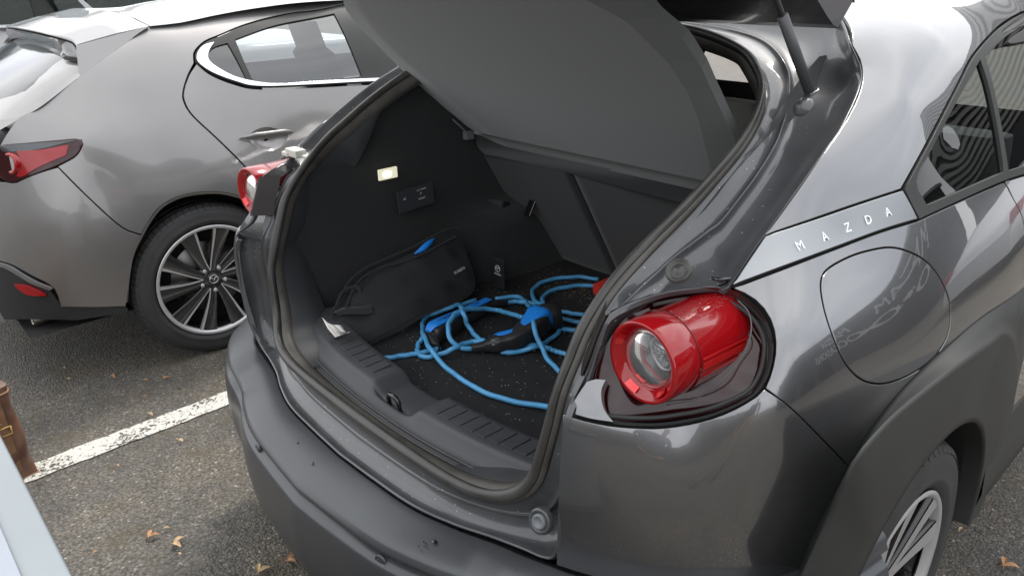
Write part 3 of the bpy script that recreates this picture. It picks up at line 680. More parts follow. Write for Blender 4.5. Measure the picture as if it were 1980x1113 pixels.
# ------------------------------------------------------------------ tail lights of the open car
LAMPOUT = outline(body, [lamp_out, lamp_in, lamp_in2], .010)
def lampoff(Q):
    Q = np.atleast_2d(Q)
    return -.020-.014*np.clip((Q[:, 0]-.68)/.05, 0, 1)-.042*np.clip((.70-Q[:, 0])/.08, 0, 1)*np.clip((.985-Q[:, 2])/.05, 0, 1)-.012*np.clip((1.09-Q[:, 2])/.06, 0, 1)
RC = P(.639, .213, 1.005); RA = nrm([.07, 1, .0]); RR = .0640
ru = nrm(np.cross(RA, [0, 0, 1.])); rv = np.cross(ru, RA)
def tail_light(mir):
    base = panel('tail_light', body, LAMPOUT, MT['redd'], car, off=0, offf=lampoff, gap=.003, thick=.02, res=.011, mirror=mir)
    # painted return of the recess
    pth = inset(LAMPOUT, .001); A = body.pt(pth); nr_ = body.nr(pth); o_ = lampoff(A)
    rows = [A+nr_*(-.001), A+nr_*(-.003)+0*A, A+nr_*(o_*.5)[:, None], A+nr_*(o_-.006)[:, None]]
    loft('lamp_recess', rows, MT['paint'], car, mirror=mir, closed=True)
    b = MB(); b.lathe([(RR*.985, .004), (RR, .012), (RR, .05), (RR*.985, .052), (RR*.985, .27)], RC, RA, 72)
    b.obj('barrel', MT['red'], base, mirror=mir)
    b = MB(); b.lathe([(RR*.985, .004), (RR*.975, -.001), (RR*.94, -.0025), (RR*.88, -.001), (RR*.76, .006), (RR*.68, .010), (RR*.665, .013), (RR*.66, .03)], RC, RA, 72)
    b.obj('ring', MT['red'], base, mirror=mir)
    # darker facets pressed in the lower ring
    for a0 in (-2.15, -.95, 2.5):
        m = MB(); v = []
        for t in np.linspace(a0, a0+.42, 8): v.append([RC+(ru*math.cos(t)+rv*math.sin(t))*RR*k+RA*h for k, h in ((.83, -.0025), (.72, .006))])
        v = np.array(v); V, F = grid([v[:, 0], v[:, 1]]); m.add(V, F); m.obj('ring_facet', MT['redb'], base, mirror=mir)
    # highlights along the outer side of the barrel, put in as brighter red bars
    for a0, a1, r_ in ((-.10, .10, 1.02), (-.30, -.18, 1.02), (.16, .22, 1.02)):
        m = MB(); rws = [[RC+(ru*math.cos(t)+rv*math.sin(t))*RR*(r_-.014)+RA*h for t in np.linspace(a0, a1, 6)] for h in (.056, .12, .20, .235)]
        V, F = grid([np.array(q) for q in rws]); m.add(V, F); m.obj('barrel_highlight', MT['redb'], base, mirror=mir)
    m = MB()
    for h in (.051,): m.tube([RC+(ru*math.cos(t)+rv*math.sin(t))*(RR+.0002)+RA*h for t in np.linspace(0, 2*PI, 60)], .0008, 5)
    m.obj('ring_joint', MT['redd'], base, mirror=mir)
    # reversing lamp in the middle: bowl, projector block, clear cover
    b = MB(); b.lathe([(RR*.66, .018), (RR*.60, .034), (RR*.45, .05), (0, .056)], RC, RA, 48); b.obj('reflector_bowl', MT['rimd'], base, mirror=mir)
    b = MB(); b.lathe([(RR*.52, .034), (RR*.50, .030), (RR*.49, .036)], RC, RA, 48); b.obj('bowl_ring', MT['rims'], base, mirror=mir)
    b = MB(); c0 = RC+RA*.034+rv*.002
    for i in range(5):
        for j in range(3):
            b.box(c0+ru*(i-2)*.0058+rv*(j-1)*.0078-RA*(.0025*((i+j) % 2)), (.0027, .0036, .007), [ru, rv, RA])
    b.box(c0+RA*.006, (.017, .014, .004), [ru, rv, RA])
    b.obj('projector_block', MT['lens'], base, mirror=mir, smooth=False, bevel=.0008)
    b = MB(); b.lathe([(RR*.66, .012), (RR*.55, .006), (RR*.3, .002), (0, .000)], RC, RA, 48); b.obj('clear_cover', MT['clear'], base, mirror=mir)
    # thin seam of the cover and the outer gasket
    g1 = body.path([(1290,783),(1345,770),(1395,735),(1437,685),(1452,640),(1448,600),(1425,575)])
    m = MB(); q_ = body.pt(cr_spline(g1, 50)); m.tube(q_+body.nr(cr_spline(g1, 50))*-.006, .0012, 6); m.obj('cover_seam', MT['rimd'], base, mirror=mir)
    po = inset(LAMPOUT, .0115); q_ = body.pt(po); n_ = body.nr(po); k_ = (q_[:, 0] > .60)
    m = MB(); m.tube((q_+n_*(np.maximum(lampoff(q_), -.022)+.004)[:, None])[k_], .0035, 8); m.obj('gasket', MT['clad'], base, mirror=mir)
    # droplets resting on the barrel
    m = MB(); rg = np.random.default_rng(3)
    for _ in range(200):
        h = rg.uniform(.02, .20); t = 1.35+rg.normal()*.16-.9*(h-.1); s = rg.uniform(.0004, .0011)
        c = RC+RA*h+(ru*math.cos(t)+rv*math.sin(t))*RR*.985; nn2 = ru*math.cos(t)+rv*math.sin(t)
        a1 = RA; a2 = np.cross(nn2, a1); V = [c+nn2*s*.7]+[c+(a1*math.cos(q)+a2*math.sin(q))*s for q in np.arange(6)*PI/3]
        m.add(V, [(0, 1+i, 1+(i+1) % 6) for i in range(6)])
    tag(m.obj('water_drops', MT['clear'], base, mirror=mir), kind='stuff')
    return base
tail_light(False); tail_light(True)
SHELF = outline(body, [[(1096,796),(1113,765),(1133,736)], [(1133,736),(1152,731),(1170,733)], [(1170,733),(1162,752),(1163,775),(1170,795),(1186,816)], [(1186,816),(1140,809),(1096,796)]], .006)
panel('lamp_shelf', body, SHELF, MT['paint'], car, res=.006, off=-.005, gap=.0005, thick=.03, lip=.0006)
panel('lamp_shelf', body, SHELF, MT['paint'], car, res=.006, off=-.005, gap=.0005, thick=.03, lip=.0006, mirror=True)
# dark blade-shaped finisher beside each lamp, and pale bracket in the upper corner of the opening
for mir in (False, True):
    A = np.array([P(.571,.219,1.058), P(.566,.206,1.03), P(.564,.190,.995), P(.561,.179,.967)]); B_ = A+P(-.004, -.005, .0)
    C_ = A+P(-.036, .036, 0)
    loft('lamp_finisher', smoothrows([cr_spline(A, 20), cr_spline(B_, 20), cr_spline(C_, 20)], 3), MT['finish'], car, mirror=mir)
    c = body.hit(1400, 549); MB().tube([c+P(-.02,.0,.004), c+P(-.008,-.004,.006), c+P(.004,.006,.008), c+P(-.004,.012,-.002), c+P(-.012,.0,-.006)], .0035, 8).obj('lamp_clip', MT['black'], car, mirror=mir)
MB().box(P(-.60, .335, 1.094), (.030, .016, .010)).box(P(-.628, .325, 1.088), (.016, .010, .006)).box(P(-.575, .345, 1.088), (.040, .012, .004)).obj('opening_bracket', MT['bone'], car, bevel=.003)

# dark inner body behind the gaps
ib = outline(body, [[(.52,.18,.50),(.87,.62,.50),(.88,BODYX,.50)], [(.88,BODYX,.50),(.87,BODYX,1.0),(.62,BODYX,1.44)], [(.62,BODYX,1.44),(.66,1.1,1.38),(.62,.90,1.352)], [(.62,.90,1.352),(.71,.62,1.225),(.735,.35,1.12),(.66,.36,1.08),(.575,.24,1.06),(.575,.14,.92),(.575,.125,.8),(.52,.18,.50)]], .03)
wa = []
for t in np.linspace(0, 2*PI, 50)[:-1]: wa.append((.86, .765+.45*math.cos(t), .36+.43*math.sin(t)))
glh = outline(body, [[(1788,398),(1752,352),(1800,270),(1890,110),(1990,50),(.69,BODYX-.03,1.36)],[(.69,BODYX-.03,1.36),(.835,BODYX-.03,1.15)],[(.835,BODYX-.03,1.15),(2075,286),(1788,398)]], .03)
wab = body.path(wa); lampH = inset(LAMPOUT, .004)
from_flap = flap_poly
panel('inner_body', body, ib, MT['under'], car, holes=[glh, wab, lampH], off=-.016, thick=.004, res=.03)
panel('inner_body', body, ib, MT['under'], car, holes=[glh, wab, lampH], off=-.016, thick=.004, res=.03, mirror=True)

# ------------------------------------------------------------------ rear bumper
BP = np.array([(0,.045),(.12,.05),(.24,.059),(.335,.082),(.41,.107),(.475,.119),(.54,.126),(.60,.145),(.66,.178),(.75,.265),(.815,.38),(.85,.50),(.872,.60)])
bpc = cr_spline(BP, 90); tb = np.gradient(bpc, axis=0); tb /= np.linalg.norm(tb, axis=1)[:, None]; nb = np.stack([tb[:, 1], -tb[:, 0]], 1)
wl = np.interp(bpc[:, 0], [0,.35,.5,.66,.76,.83,.88], [.100,.088,.080,.070,.055,.038,.022])
def brow(k, add, z, zc=0): 
    o = wl*k+add; return np.c_[bpc+nb*o[:, None], z+np.interp(bpc[:, 0], [.40,.475,.54,.6], [0,.008,.024,.028])*max(0, (z-.3)/.3)]
def both(rows):
    out = []
    for r_ in rows:
        r_ = np.array(r_); m_ = r_.copy(); m_[:, 0] *= -1; out.append(np.vstack([m_[::-1], r_[1:]]))
    return out
up_rows = [brow(0,-.030,.575), brow(0,-.004,.592), brow(0,.002,.5965), brow(.3,0,.596), brow(.6,0,.592), brow(.88,0,.584), brow(1,-.003,.577), brow(1,.001,.568), brow(1,-.006,.560)]
loft('bumper_step', both(smoothrows(up_rows, 3)), MT['bump'], car)
lo_rows = [brow(1,-.010,.560), brow(1,-.006,.548), brow(1,.004,.541), brow(1,.010,.534), brow(1,.016,.50), brow(1,.018,.44), brow(1,.010,.37), brow(1,-.012,.31), brow(1,-.05,.26), brow(1,-.12,.235)]
bump = loft('bumper_face', both(smoothrows(lo_rows, 3)), MT['bump'], car)
MB().add(*grid(both([brow(1,-.008,.563), brow(1,-.010,.553)]))).obj('bumper_groove', MT['under'], car)
# parking sensors
def bumper_pt(px, py):
    best = None
    d = ray(px, py)
    L3 = np.vstack(both(smoothrows(lo_rows, 3))); t = (L3-CAM)@d/(d@d); q = CAM+t[:, None]*d; e = np.linalg.norm(L3-q, axis=1); return L3[e.argmin()]
for (px_, py_) in [(733, 1080), (496, 868)]:
    q = bumper_pt(px_, py_); i = np.argmin(abs(bpc[:, 0]-abs(q[0]))); nn3 = P(nb[i][0]*np.sign(q[0]), nb[i][1], 0)
    m = MB(); m.lathe([(0, .0008), (.0075, .0008), (.0085, -.0005), (.010, -.0008), (.0105, .0005), (.012, .0006), (.013, -.004)], q+nn3*.001, nn3, 24)
    m.obj('parking_sensor', MT['bump'], car)
# water drops and dirt specks lying on the step
m = MB(); rg = np.random.default_rng(11)
for (px_, py_, s) in [(840,1045,.006),(822,1050,.0035),(818,1046,.003),(809,1055,.003),(969,1077,.008),(1073,1098,.008),(1008,1105,.004),(1025,1090,.003),(604,893,.004),(575,853,.0035),(1057,1090,.004)]:
    c = on(px_, py_, z=.5975); V = [c+P(0, 0, s*.3)]+[c+P(math.cos(t)*s*(1+.3*rg.normal()), math.sin(t)*s*.7, -.0006) for t in np.arange(9)*2*PI/9]
    m.add(V, [(0, 1+i, 1+(i+1) % 9) for i in range(9)])
tag(m.obj('water_drops', MT['black'], car), kind='stuff')
# rocker and underside
for mir in (False, True):
    r0 = [np.array([(.878, y, .52), (.90, y, .47), (.905, y, .40), (.895, y, .33), (.84, y, .28), (.5, y, .25)]) for y in np.linspace(1.16, BODYX, 12)]
    loft('rocker', r0, MT['clad'], car, mirror=mir, flip=True)
mesh_obj('underbody', [(-.84, .12, .27), (.84, .12, .27), (.84, BODYX, .25), (-.84, BODYX, .25)], [(0, 1, 2, 3)], MT['under'], car, smooth=False)
mesh_obj('front_bulkhead', [(-.84, BODYX, .25), (.84, BODYX, .25), (.8, BODYX, 1.05), (-.8, BODYX, 1.05)], [(0, 1, 2, 3)], MT['under'], car, smooth=False)

# wheel arch cladding --------------------------------------------------
AX, AZ = .755, .352
pnt = [body.hit(*q) for q in [(1490,1250),(1510,1178),(1540,1113),(1568,1045),(1600,980),(1640,904),(1680,838),(1731,770),(1785,714),(1846,659),(1900,614),(1980,558)]]
pnt = [P(.85,.44,.40)]+pnt+[P(.885,1.18,.90), P(.887,1.26,.78), P(.887,1.30,.62), P(.885,1.30,.48), P(.88,1.29,.30)]
crs = [P(.875,.42,.34), P(.878,.40,.45)]+[on(x, y, x=d) for x, y, d in [(1520,1175,.855),(1548,1113,.865),(1606,985,.880)]]+[on(x, y, x=.899) for x, y in [(1646,893),(1700,826),(1754,777),(1848,707),(1919,658),(1942,642)]]+[on(1962,663,x=.905), on(1966,729,x=.905), on(1955,800,x=.903), P(.90,1.24,.48), P(.895,1.24,.30)]
lipa = [P(.90, AX+.395*math.cos(t), AZ+.388*math.sin(t)) for t in np.linspace(PI+.1, -.1, 30)]
lips = [P(.885, q[1], q[2]) for q in lipa]; inn = [P(.80, q[1]+(AX-q[1])*.03, q[2]) for q in lipa]
def rs(a, n=90): return cr_spline(np.array(a), n)
Apt, Cr, Li = rs(pnt), rs(crs), rs(lipa)
# resample all by polar angle round the wheel
def bypolar(A, n=90):
    A = cr_spline(np.array(A), 600); th = np.unwrap(np.arctan2(A[:, 2]-AZ, A[:, 1]-AX)); th = np.where(th < -1.5, th+2*PI, th)
    o = np.argsort(th); q = np.linspace(PI+.08, -.12, n); return np.stack([np.interp(q, th[o], A[o, k]) for k in range(3)], 1)
Apt, Cr, Li = bypolar(pnt), bypolar(crs), bypolar(lipa)
inner = Li.copy(); inner[:, 0] = .86; inner2 = Li.copy(); inner2[:, 0] = .60; inner2[:, 1] = AX+(Li[:, 1]-AX)*.99
Ap0 = Apt.copy(); Ap0[:, 0] -= .012
C1 = Cr+(Li-Cr)*.05+P(.003,0,0); C2 = Cr+(Li-Cr)*.5; C3 = Cr+(Li-Cr)*.93
L1 = Li.copy(); L1[:, 0] -= .006
for mir in (False, True):
    loft('arch_cladding', [Ap0, Apt+P(.002,0,0), Apt+(Cr-Apt)*.5+P(.001,0,0), Cr-(Cr-Apt)*.08, Cr+P(.001,0,0), C1, C2, C3, Li, L1, inner], MT['clad'], car, mirror=mir, flip=True)
    loft('arch_liner', smoothrows([inner, inner2], 4), MT['blackm'], car, mirror=mir, flip=True)
    m = MB(); v = [P(.60, AX, AZ)]+list(inner2); m.add(v, [(0, i+1, i+2) for i in range(len(inner2)-1)]); m.obj('liner_back', MT['under'], car, mirror=mir)

# ------------------------------------------------------------------ wheels
def spoke_blade(mb, c, ax, u, v, ang, r0, r1, w0, w1, h0, h1, dep, sweep_=0., n=10):
    """a tapered spoke from the hub to the rim"""
    rows = []
    for t in np.linspace(0, 1, n):
        a = ang+sweep_*math.sin(t*PI/2); r_ = r0+(r1-r0)*t; wdt = w0+(w1-w0)*t**1.5; h = h0+(h1-h0)*t
        d = u*math.cos(a)+v*math.sin(a); s = -u*math.sin(a)+v*math.cos(a); p0 = c+d*r_+ax*h
        rows.append(np.array([p0-s*wdt*.5-ax*dep, p0-s*wdt*.5-ax*.003, p0-s*wdt*.44, p0+s*wdt*.44, p0+s*wdt*.5-ax*.003, p0+s*wdt*.5-ax*dep]))
    V, F = grid(rows, closed=True); mb.add(V, F); return rows
def wheel(parent, c, out, rt_, style, width=.205, tread=True, rot=0.):
    """c: centre of the outer face; out: outward axis"""
    ax = np.array(out, float); c = np.array(c, float); u = P(0, 1, 0); v = P(0, 0, 1.); RO = .2415
    rim = MB().lathe([(RO-.018, -.020), (RO-.013, -.004), (RO-.004, .0), (RO, -.004), (RO+.001, -.012), (RO-.012, -.03), (RO-.022, -.05), (RO-.03, -.17)], c, ax, 96)
    w_ = rim.obj('wheel', MT['rimd'] if style == 'ten' else MT['rimb'], parent)
    MB().lathe([(RO-.019, -.018), (RO-.0135, -.0032), (RO-.004, .0012), (RO+.0006, -.003)], c+ax*.0006, ax, 96).obj('rim_edge', MT['rims'], w_)
    rs_ = rt_-RO
    pr_ = [(RO-.002, -.016), (RO+.004, -.006), (RO+rs_*.22, .004), (RO+rs_*.30, .0055), (RO+rs_*.32, .0045), (RO+rs_*.55, .006), (RO+rs_*.78, .000), (RO+rs_*.90, -.008), (rt_-.004, -.020), (rt_-.001, -.030),
           (rt_, -.050), (rt_, -.052), (rt_-.007, -.053), (rt_-.007, -.060), (rt_, -.061), (rt_+.001, -.098), (rt_-.007, -.099), (rt_-.007, -.106), (rt_+.001, -.107), (rt_, -.145), (rt_-.007, -.146), (rt_-.007, -.153), (rt_, -.154), (rt_-.004, -.19), (RO+rs_*.6, -.212), (RO, -.20)]
    MB().lathe(pr_, c, ax, 128).obj('tyre', MT['tyre'], w_)
    if tread:
        m = MB(); nbk = 72
        for i in range(nbk):                              # shoulder blocks
            a = 2*PI*i/nbk; d = u*math.cos(a)+v*math.sin(a); s = -u*math.sin(a)+v*math.cos(a)
            hw = PI/nbk*rt_*.86
            V = []
            for sd in (-1, 1): 
                for (r_, h) in ((RO+rs_*.80, .0015), (RO+rs_*.92, -.006), (rt_-.002, -.018), (rt_+.0035, -.029), (rt_+.0035, -.050), (rt_-.004, -.050)): V.append(c+d*r_+ax*h+s*hw*sd*(r_/rt_)+s*(.004 if h > -.02 else 0))
            m.add(V, [(0,1,7,6),(1,2,8,7),(2,3,9,8),(3,4,10,9),(4,5,11,10),(0,6,11,5),(5,4,3,2,1,0),(6,7,8,9,10,11)])
        tag(m.obj('tread_blocks', MT['tyre'], w_, smooth=False, bevel=.0012), kind='stuff')
    MB().lathe([(.02, -.085), (.155, -.085), (.158, -.09), (.158, -.10)], c, ax, 64).obj('brake_disc', MT['disc'], w_)
    MB().lathe([(.0, -.10), (RO-.025, -.10)], c, ax, 64).obj('barrel_back', MT['under'], w_)
    hubz = -.030
    if style == 'ten':
        for k in range(10):
            a = R(8)+rot+2*PI*k/10; m = MB()
            rows_ = spoke_blade(m, c, ax, u, v, a, .040, RO-.010, .034, .082, hubz+.002, -.008, .026, sweep_=R(-7))
            m.obj('spoke', MT['rimd'], w_)
            # machined flank
            fl_ = MB(); V, F = grid([np.array([r_[2]+ax*.0008, r_[2]*.84+r_[3]*.16+ax*.0012]) if k % 2 else np.array([r_[2]*.16+r_[3]*.84+ax*.0012, r_[3]+ax*.0008]) for r_ in rows_]); fl_.add(V, F); fl_.obj('machined_face', MT['rims'], w_)
        MB().lathe([(.0, hubz+.004), (.030, hubz+.004), (.034, hubz+.001), (.060, hubz-.002), (.068, hubz-.02)], c, ax, 48).obj('hub', MT['rimd'], w_)
    else:
        for k in range(5):
            a = rot+2*PI*k/5
            for s_ in (-1, 1):
                m = MB(); rows_ = spoke_blade(m, c, ax, u, v, a+s_*R(8), .050, RO-.010, .028, .060, hubz+.004, -.004, .034, sweep_=s_*R(7)); m.obj('spoke', MT['rimb'], w_)
                fl_ = MB(); V, F = grid([np.array([r_[2]+ax*.0012, r_[3]+ax*.0012]) for r_ in rows_]); fl_.add(V, F); fl_.obj('machined_face', MT['rims'], w_)
        MB().lathe([(.0, hubz+.004), (.030, hubz+.004), (.034, hubz+.001), (.066, hubz), (.075, hubz-.02)], c, ax, 48).obj('hub', MT['rimb'], w_)
    for k in range(5):
        a = rot+R(54)+2*PI*k/5; q = c+(u*math.cos(a)+v*math.sin(a))*.052+ax*(hubz+.001)
        MB().lathe([(0, .008), (.006, .008), (.008, .006), (.009, 0), (.013, -.001), (.014, -.006)], q, ax, 6 if False else 16).obj('wheel_nut', MT['rims'], w_)
    MB().lathe([(0, .007), (.022, .007), (.026, .004), (.027, 0)], c+ax*hubz, ax, 40).obj('centre_cap', MT['black'], w_)
    cc = c+ax*(hubz+.0085); xd = np.cross(v, ax); emblem(cc, xd, v, .019, MT['chrome'], w_)
    return w_
wheel(car, (.878, .755, .343), (1, 0, 0), .343, 'double', rot=R(100))
wheel(car, (-.878, .755, .343), (-1, 0, 0), .343, 'double', rot=R(100))

# ------------------------------------------------------------------ raised tailgate and its gas strut
def tg(x, y, z): return P(x, y, z)
tp = [(.885,1.412),(.84,1.424),(.74,1.475),(.55,1.575),(.30,1.675),(.0,1.80),(-.12,1.86)]; tpt = [(.93,1.455),(.88,1.495),(.76,1.55),(.55,1.65),(.30,1.75),(.0,1.875),(-.10,1.91)]
tw = [.545,.562,.572,.575,.57,.56,.54]
tpc, tptc, twc = cr_spline(tp, 30), cr_spline(tpt, 30), np.interp(np.linspace(0,1,30), np.linspace(0,1,7), tw)
rowsb = [np.array([tg(x*w__, y, z) for x in np.linspace(-1, 1, 31)]) for (y, z), w__ in zip(tpc, twc)]
rowst = [np.array([tg(x*w__, y, z) for x in np.linspace(-1, 1, 31)]) for (y, z), w__ in zip(tptc, twc)]
mb_ = MB(); v, f = grid(rowsb, flip=True); mb_.add(v, f); v, f = grid(rowst); mb_.add(v, f); v, f = grid([ring(rowsb), ring(rowst)], closed=True); mb_.add(v, f)
tgate = mb_.obj('tailgate', MT['gate'], car, smooth=False, bevel=.012)
rr = [np.array([tg(x*.50, y, z-.004-.012*(1-abs(x)**6)) for x in np.linspace(-1, 1, 31)]) for (y, z) in tpc[6:]]
loft('tailgate_lining', rr, MT['trim'], tgate)
for mir in (False, True):
    a, b = P(.572, .742, 1.318), P(.538, .565, 1.566)
    st = MB().tube([a, a+(b-a)*.52], .0095, 14).tube([a+(b-a)*.52, b], .005, 12).obj('gas_strut', MT['gate'], car, mirror=mir)
    MB().tube([a+P(-.01, .006, -.01), a+P(.010, -.008, -.004), a+P(.022, -.01, .006)], .0030, 8).obj('spring_clip', MT['chrome'], st, mirror=mir)
    q0 = P(.49, .97, 1.425); MB().box(q0, (.014, .02, .006), [(1,0,0),(0,.8,.6),(0,-.6,.8)]).obj('hinge', MT['jamb'], car, mirror=mir, bevel=.004)
MB().box(P(-.505, .84, 1.075), (.010, .014, .012)).tube([P(-.50,.83,1.085), P(-.495,.80,1.11), P(-.50,.78,1.13)], .003, 6).obj('shelf_pivot', MT['stopr'], car, bevel=.002)
# inside of the cabin glimpsed past the shelf: seat headrests, pillar trim, headlining
for x_ in (.10, -.36):
    rr = []
    for t in np.linspace(0, 1, 12):
        z = .98+.21*t; wv = .13*(1-.35*t**3); dv = .045*(1-.3*t**2)
        rr.append(np.array([(x_+wv*np.sign(math.cos(a))*abs(math.cos(a))**.5, 1.22+.04*t+dv*np.sign(math.sin(a))*abs(math.sin(a))**.6, z) for a in np.linspace(0, 2*PI, 28)[:-1]]))
    m = MB(); v, f = grid(rr, closed=True); m.add(v, f); m.add([rr[-1].mean(0)+P(0,0,.004)]+list(rr[-1]), [(0, 1+i, 1+(i+1) % 27) for i in range(27)]); m.obj('headrest', MT['bone'], car)
rr = [np.array([(.44*math.cos(t)*1.35 if False else x, y, 1.435-.10*(abs(x)/.58)**4) for x in np.linspace(-.60, .60, 30)]) for y in np.linspace(1.03, BODYX, 20)]
loft('headlining', rr, MT['bone'], car)
for x_ in (-.35, .35):
    rr = []
    for t in np.linspace(0, 1, 14):
        z = .5+.52*t; wv = .24*(1-.15*t**3); rr.append(np.array([(x_+wv*np.sign(math.cos(a))*abs(math.cos(a))**.4, 1.95+.18*t+.07*np.sign(math.sin(a))*abs(math.sin(a))**.6, z) for a in np.linspace(0, 2*PI, 28)[:-1]]))
    m = MB(); v, f = grid(rr, closed=True); m.add(v, f); m.add([rr[-1].mean(0)]+list(rr[-1]), [(0, 1+i, 1+(i+1) % 27) for i in range(27)]); m.obj('front_seat', MT['boned'], car)

# ------------------------------------------------------------------ the neighbouring grey hatchback
c3 = empty('parked_car', (0, 0, 0))
tag(c3, 'light grey hatchback parked left of the open boot, its right rear wheel in view', 'car')
CX3 = -2.70
cp = [(740,155,-1.915),(500,165,-1.925),(385,130,-1.975),(650,15,-2.10),(500,55,-2.06),(420,85,-2.02),(690,5,-2.12),(160,275,-1.88),(0,285,-2.0),(0,345,-2.02),(60,340,-1.93),(250,200,-1.95),(300,300,-1.865),(240,350,-1.83),(180,120,-2.03),(200,350,-1.85),(450,250,-1.875),(600,250,-1.87),(430,330,-1.81),(235,430,-1.81),(100,430,-1.86),(0,450,-2.0),(100,590,-1.89),(230,590,-1.84),(0,510,-2.0),(0,230,-2.02),(153,147,-2.02),(75,210,-2.01),(287,50,-2.09)]
F3 = Field([tuple(on(x, y, x=d)) for x, y, d in cp]+[(-1.89,2.6,1.0),(-1.83,2.6,.8),(-1.81,1.4,.75),(-1.80,1.9,.6),(-1.82,1.4,.35),(-1.82,2.6,.35),(-2.10,2.4,1.36),(-2.2,.52,1.385),(-2.24,1.4,1.425),(-2.25,2.4,1.41),(-2.15,-.23,.9),(-2.15,-.29,.65),(-2.15,-.30,.45)], (1, -.5, .6), 5e-4)
r3 = .02
arch3 = [(242,592),(242,575),(251,504),(273,453),(305,404),(345,380),(395,371),(440,373),(490,390),(530,420),(556,470),(563,560)]
win_o = [[(378,121),(377,104),(385,92),(400,80),(425,70),(480,48),(560,28),(662,11),(900,-40)], [(900,-40),(960,148)], [(960,148),(740,159),(600,166),(500,169),(455,160),(410,143),(378,121)]]
WO = outline(F3, win_o, r3)
p = lambda name, poly, m, **k: panel(name, F3, poly, m, c3, **k)
qp = outline(F3, [[(155,148),(220,100),(288,51)], [(288,51),(380,32),(480,13),(657,-4),(-2.13,2.4,1.385)], [(-2.13,2.4,1.385),(-2.09,2.4,1.35)], [(-2.09,2.4,1.35),(900,-43),(662,8),(560,25),(480,45),(425,67),(398,78),(382,91),(374,104),(375,122)],
    [(375,122),(362,148),(353,180),(356,200),(372,225),(420,270),(470,320),(530,390),(545,430)], [(545,430),(530,420),(490,390),(440,373),(395,371),(345,380),(305,404),(273,453)], [(273,453),(235,438),(170,380),(112,322)], [(112,322),(145,304),(157,288),(161,276),(153,269),(108,272),(54,277),(18,280),(0,282)], [(0,282),(38,226)], [(38,226),(75,206),(155,148)]], r3)
p('quarter_panel', qp, MT['paint3'], res=r3)
bq = outline(F3, [[(0,352),(11,352),(27,355),(41,349),(72,336),(112,324)], [(112,324),(170,382),(235,440),(273,455)], [(273,455),(258,500),(248,560),(243,592)], [(243,592),(180,594),(118,593)], [(118,593),(103,556),(60,532),(24,512),(0,505)], [(0,505),(-2.15,-.305,.57)], [(-2.15,-.305,.57),(-2.13,-.24,.86),(0,352)]], r3)
p('bumper', bq, MT['paint3'], res=r3)
dr = outline(F3, [[(380,124),(365,148),(356,180),(359,200),(375,225),(423,270),(473,320),(533,390),(560,430),(575,520),(575,600)], [(575,600),(-1.82,2.4,.30)], [(-1.82,2.4,.30),(-1.90,2.4,1.0)], [(-1.90,2.4,1.0),(960,152),(740,163),(600,170),(500,173),(453,164),(408,146),(380,124)]], r3)
dd = outline(F3, [[(380,124),(365,148),(356,180),(359,200),(375,225),(423,270),(473,320),(533,390),(560,430),(575,520),(575,600)], [(575,600),(920,600),(850,150)], [(850,150),(740,163),(600,170),(500,173),(453,164),(408,146),(380,124)]], r3)
hand = [(483,262),(500,250),(520,247),(540,252),(556,262),(548,280),(530,290),(508,291),(492,282),(484,272)]
hp_ = cr_spline(F3.path(hand), 60, closed=True)
p('rear_door', dr, MT['paint3'], holes=[hp_], res=r3)
# handle bowl and handle
A = F3.pt(hp_); nA = F3.nr(hp_); ctr = A.mean(0)
rows = [A-nA*.001]+[ctr+(A-ctr)*(1-.22*k)-nA*(.028*math.sin(k*PI/8)) for k in range(1, 5)]
loft('handle_bowl', rows, MT['paint3'], c3, closed=True)
ha = [F3.hit(*q) for q in [(463,268),(490,266),(530,261),(566,256)]]; hn = F3.nr(F3.ab(ha[1]))[0]
hs_ = cr_spline(ha, 24); m = MB(); rw = []
for i, q in enumerate(hs_):
    t = i/23; s = math.sin(min(1, t*4, (1-t)*4)*PI/2); o = .006+.030*s
    rw.append(np.array([q+hn*(o+.008*math.cos(a))+P(0, 0, .0145*s*math.sin(a)) for a in np.linspace(0, 2*PI, 13)[:-1]]))
v, f = grid(rw, closed=True); m.add(v, f); m.obj('door_handle', MT['paint3'], c3)
# side windows and their surround
wi = outline(F3, [[(403,118),(404,104),(415,92),(440,84)], [(440,84),(460,120),(477,155)], [(477,155),(455,150),(425,135),(403,118)]], .015)
w2 = outline(F3, [[(455,77),(540,48),(646,27)], [(646,27),(672,80),(700,148)], [(700,148),(600,158),(540,162),(490,157)], [(490,157),(472,118),(455,77)]], .02)
w3 = outline(F3, [[(712,12),(900,-20)], [(900,-20),(955,120)], [(955,120),(775,142)], [(775,142),(745,80),(712,12)]], .03)
p('window_surround', WO, MT['clad'], holes=[wi, w2, w3], res=.016, off=.001)
for a in (wi, w2, w3): p('side_window', a, MT['glassc'], off=-.006, thick=.004, gap=-.002, res=.03)
# bright strip under the windows
lo = [(386,96),(381,110),(384,122),(410,141),(455,158),(500,167),(600,164),(740,157),(960,146)]
up_ = [(413,84),(401,104),(400,118),(415,131),(455,151),(500,160),(600,158),(740,151),(960,140)]
tr = outline(F3, [[(413,84),(396,89),(386,97),(380,110),(384,123),(410,141),(455,158),(500,167),(600,164),(740,157),(955,147)], [(955,147),(955,141)], [(955,141),(740,152),(600,159),(545,163),(500,160),(455,150),(418,131),(402,116),(403,100),(413,84)]], .008)
p('window_trim_strip', tr, MT['chrome'], res=.01, off=.010, gap=0, lip=.001)
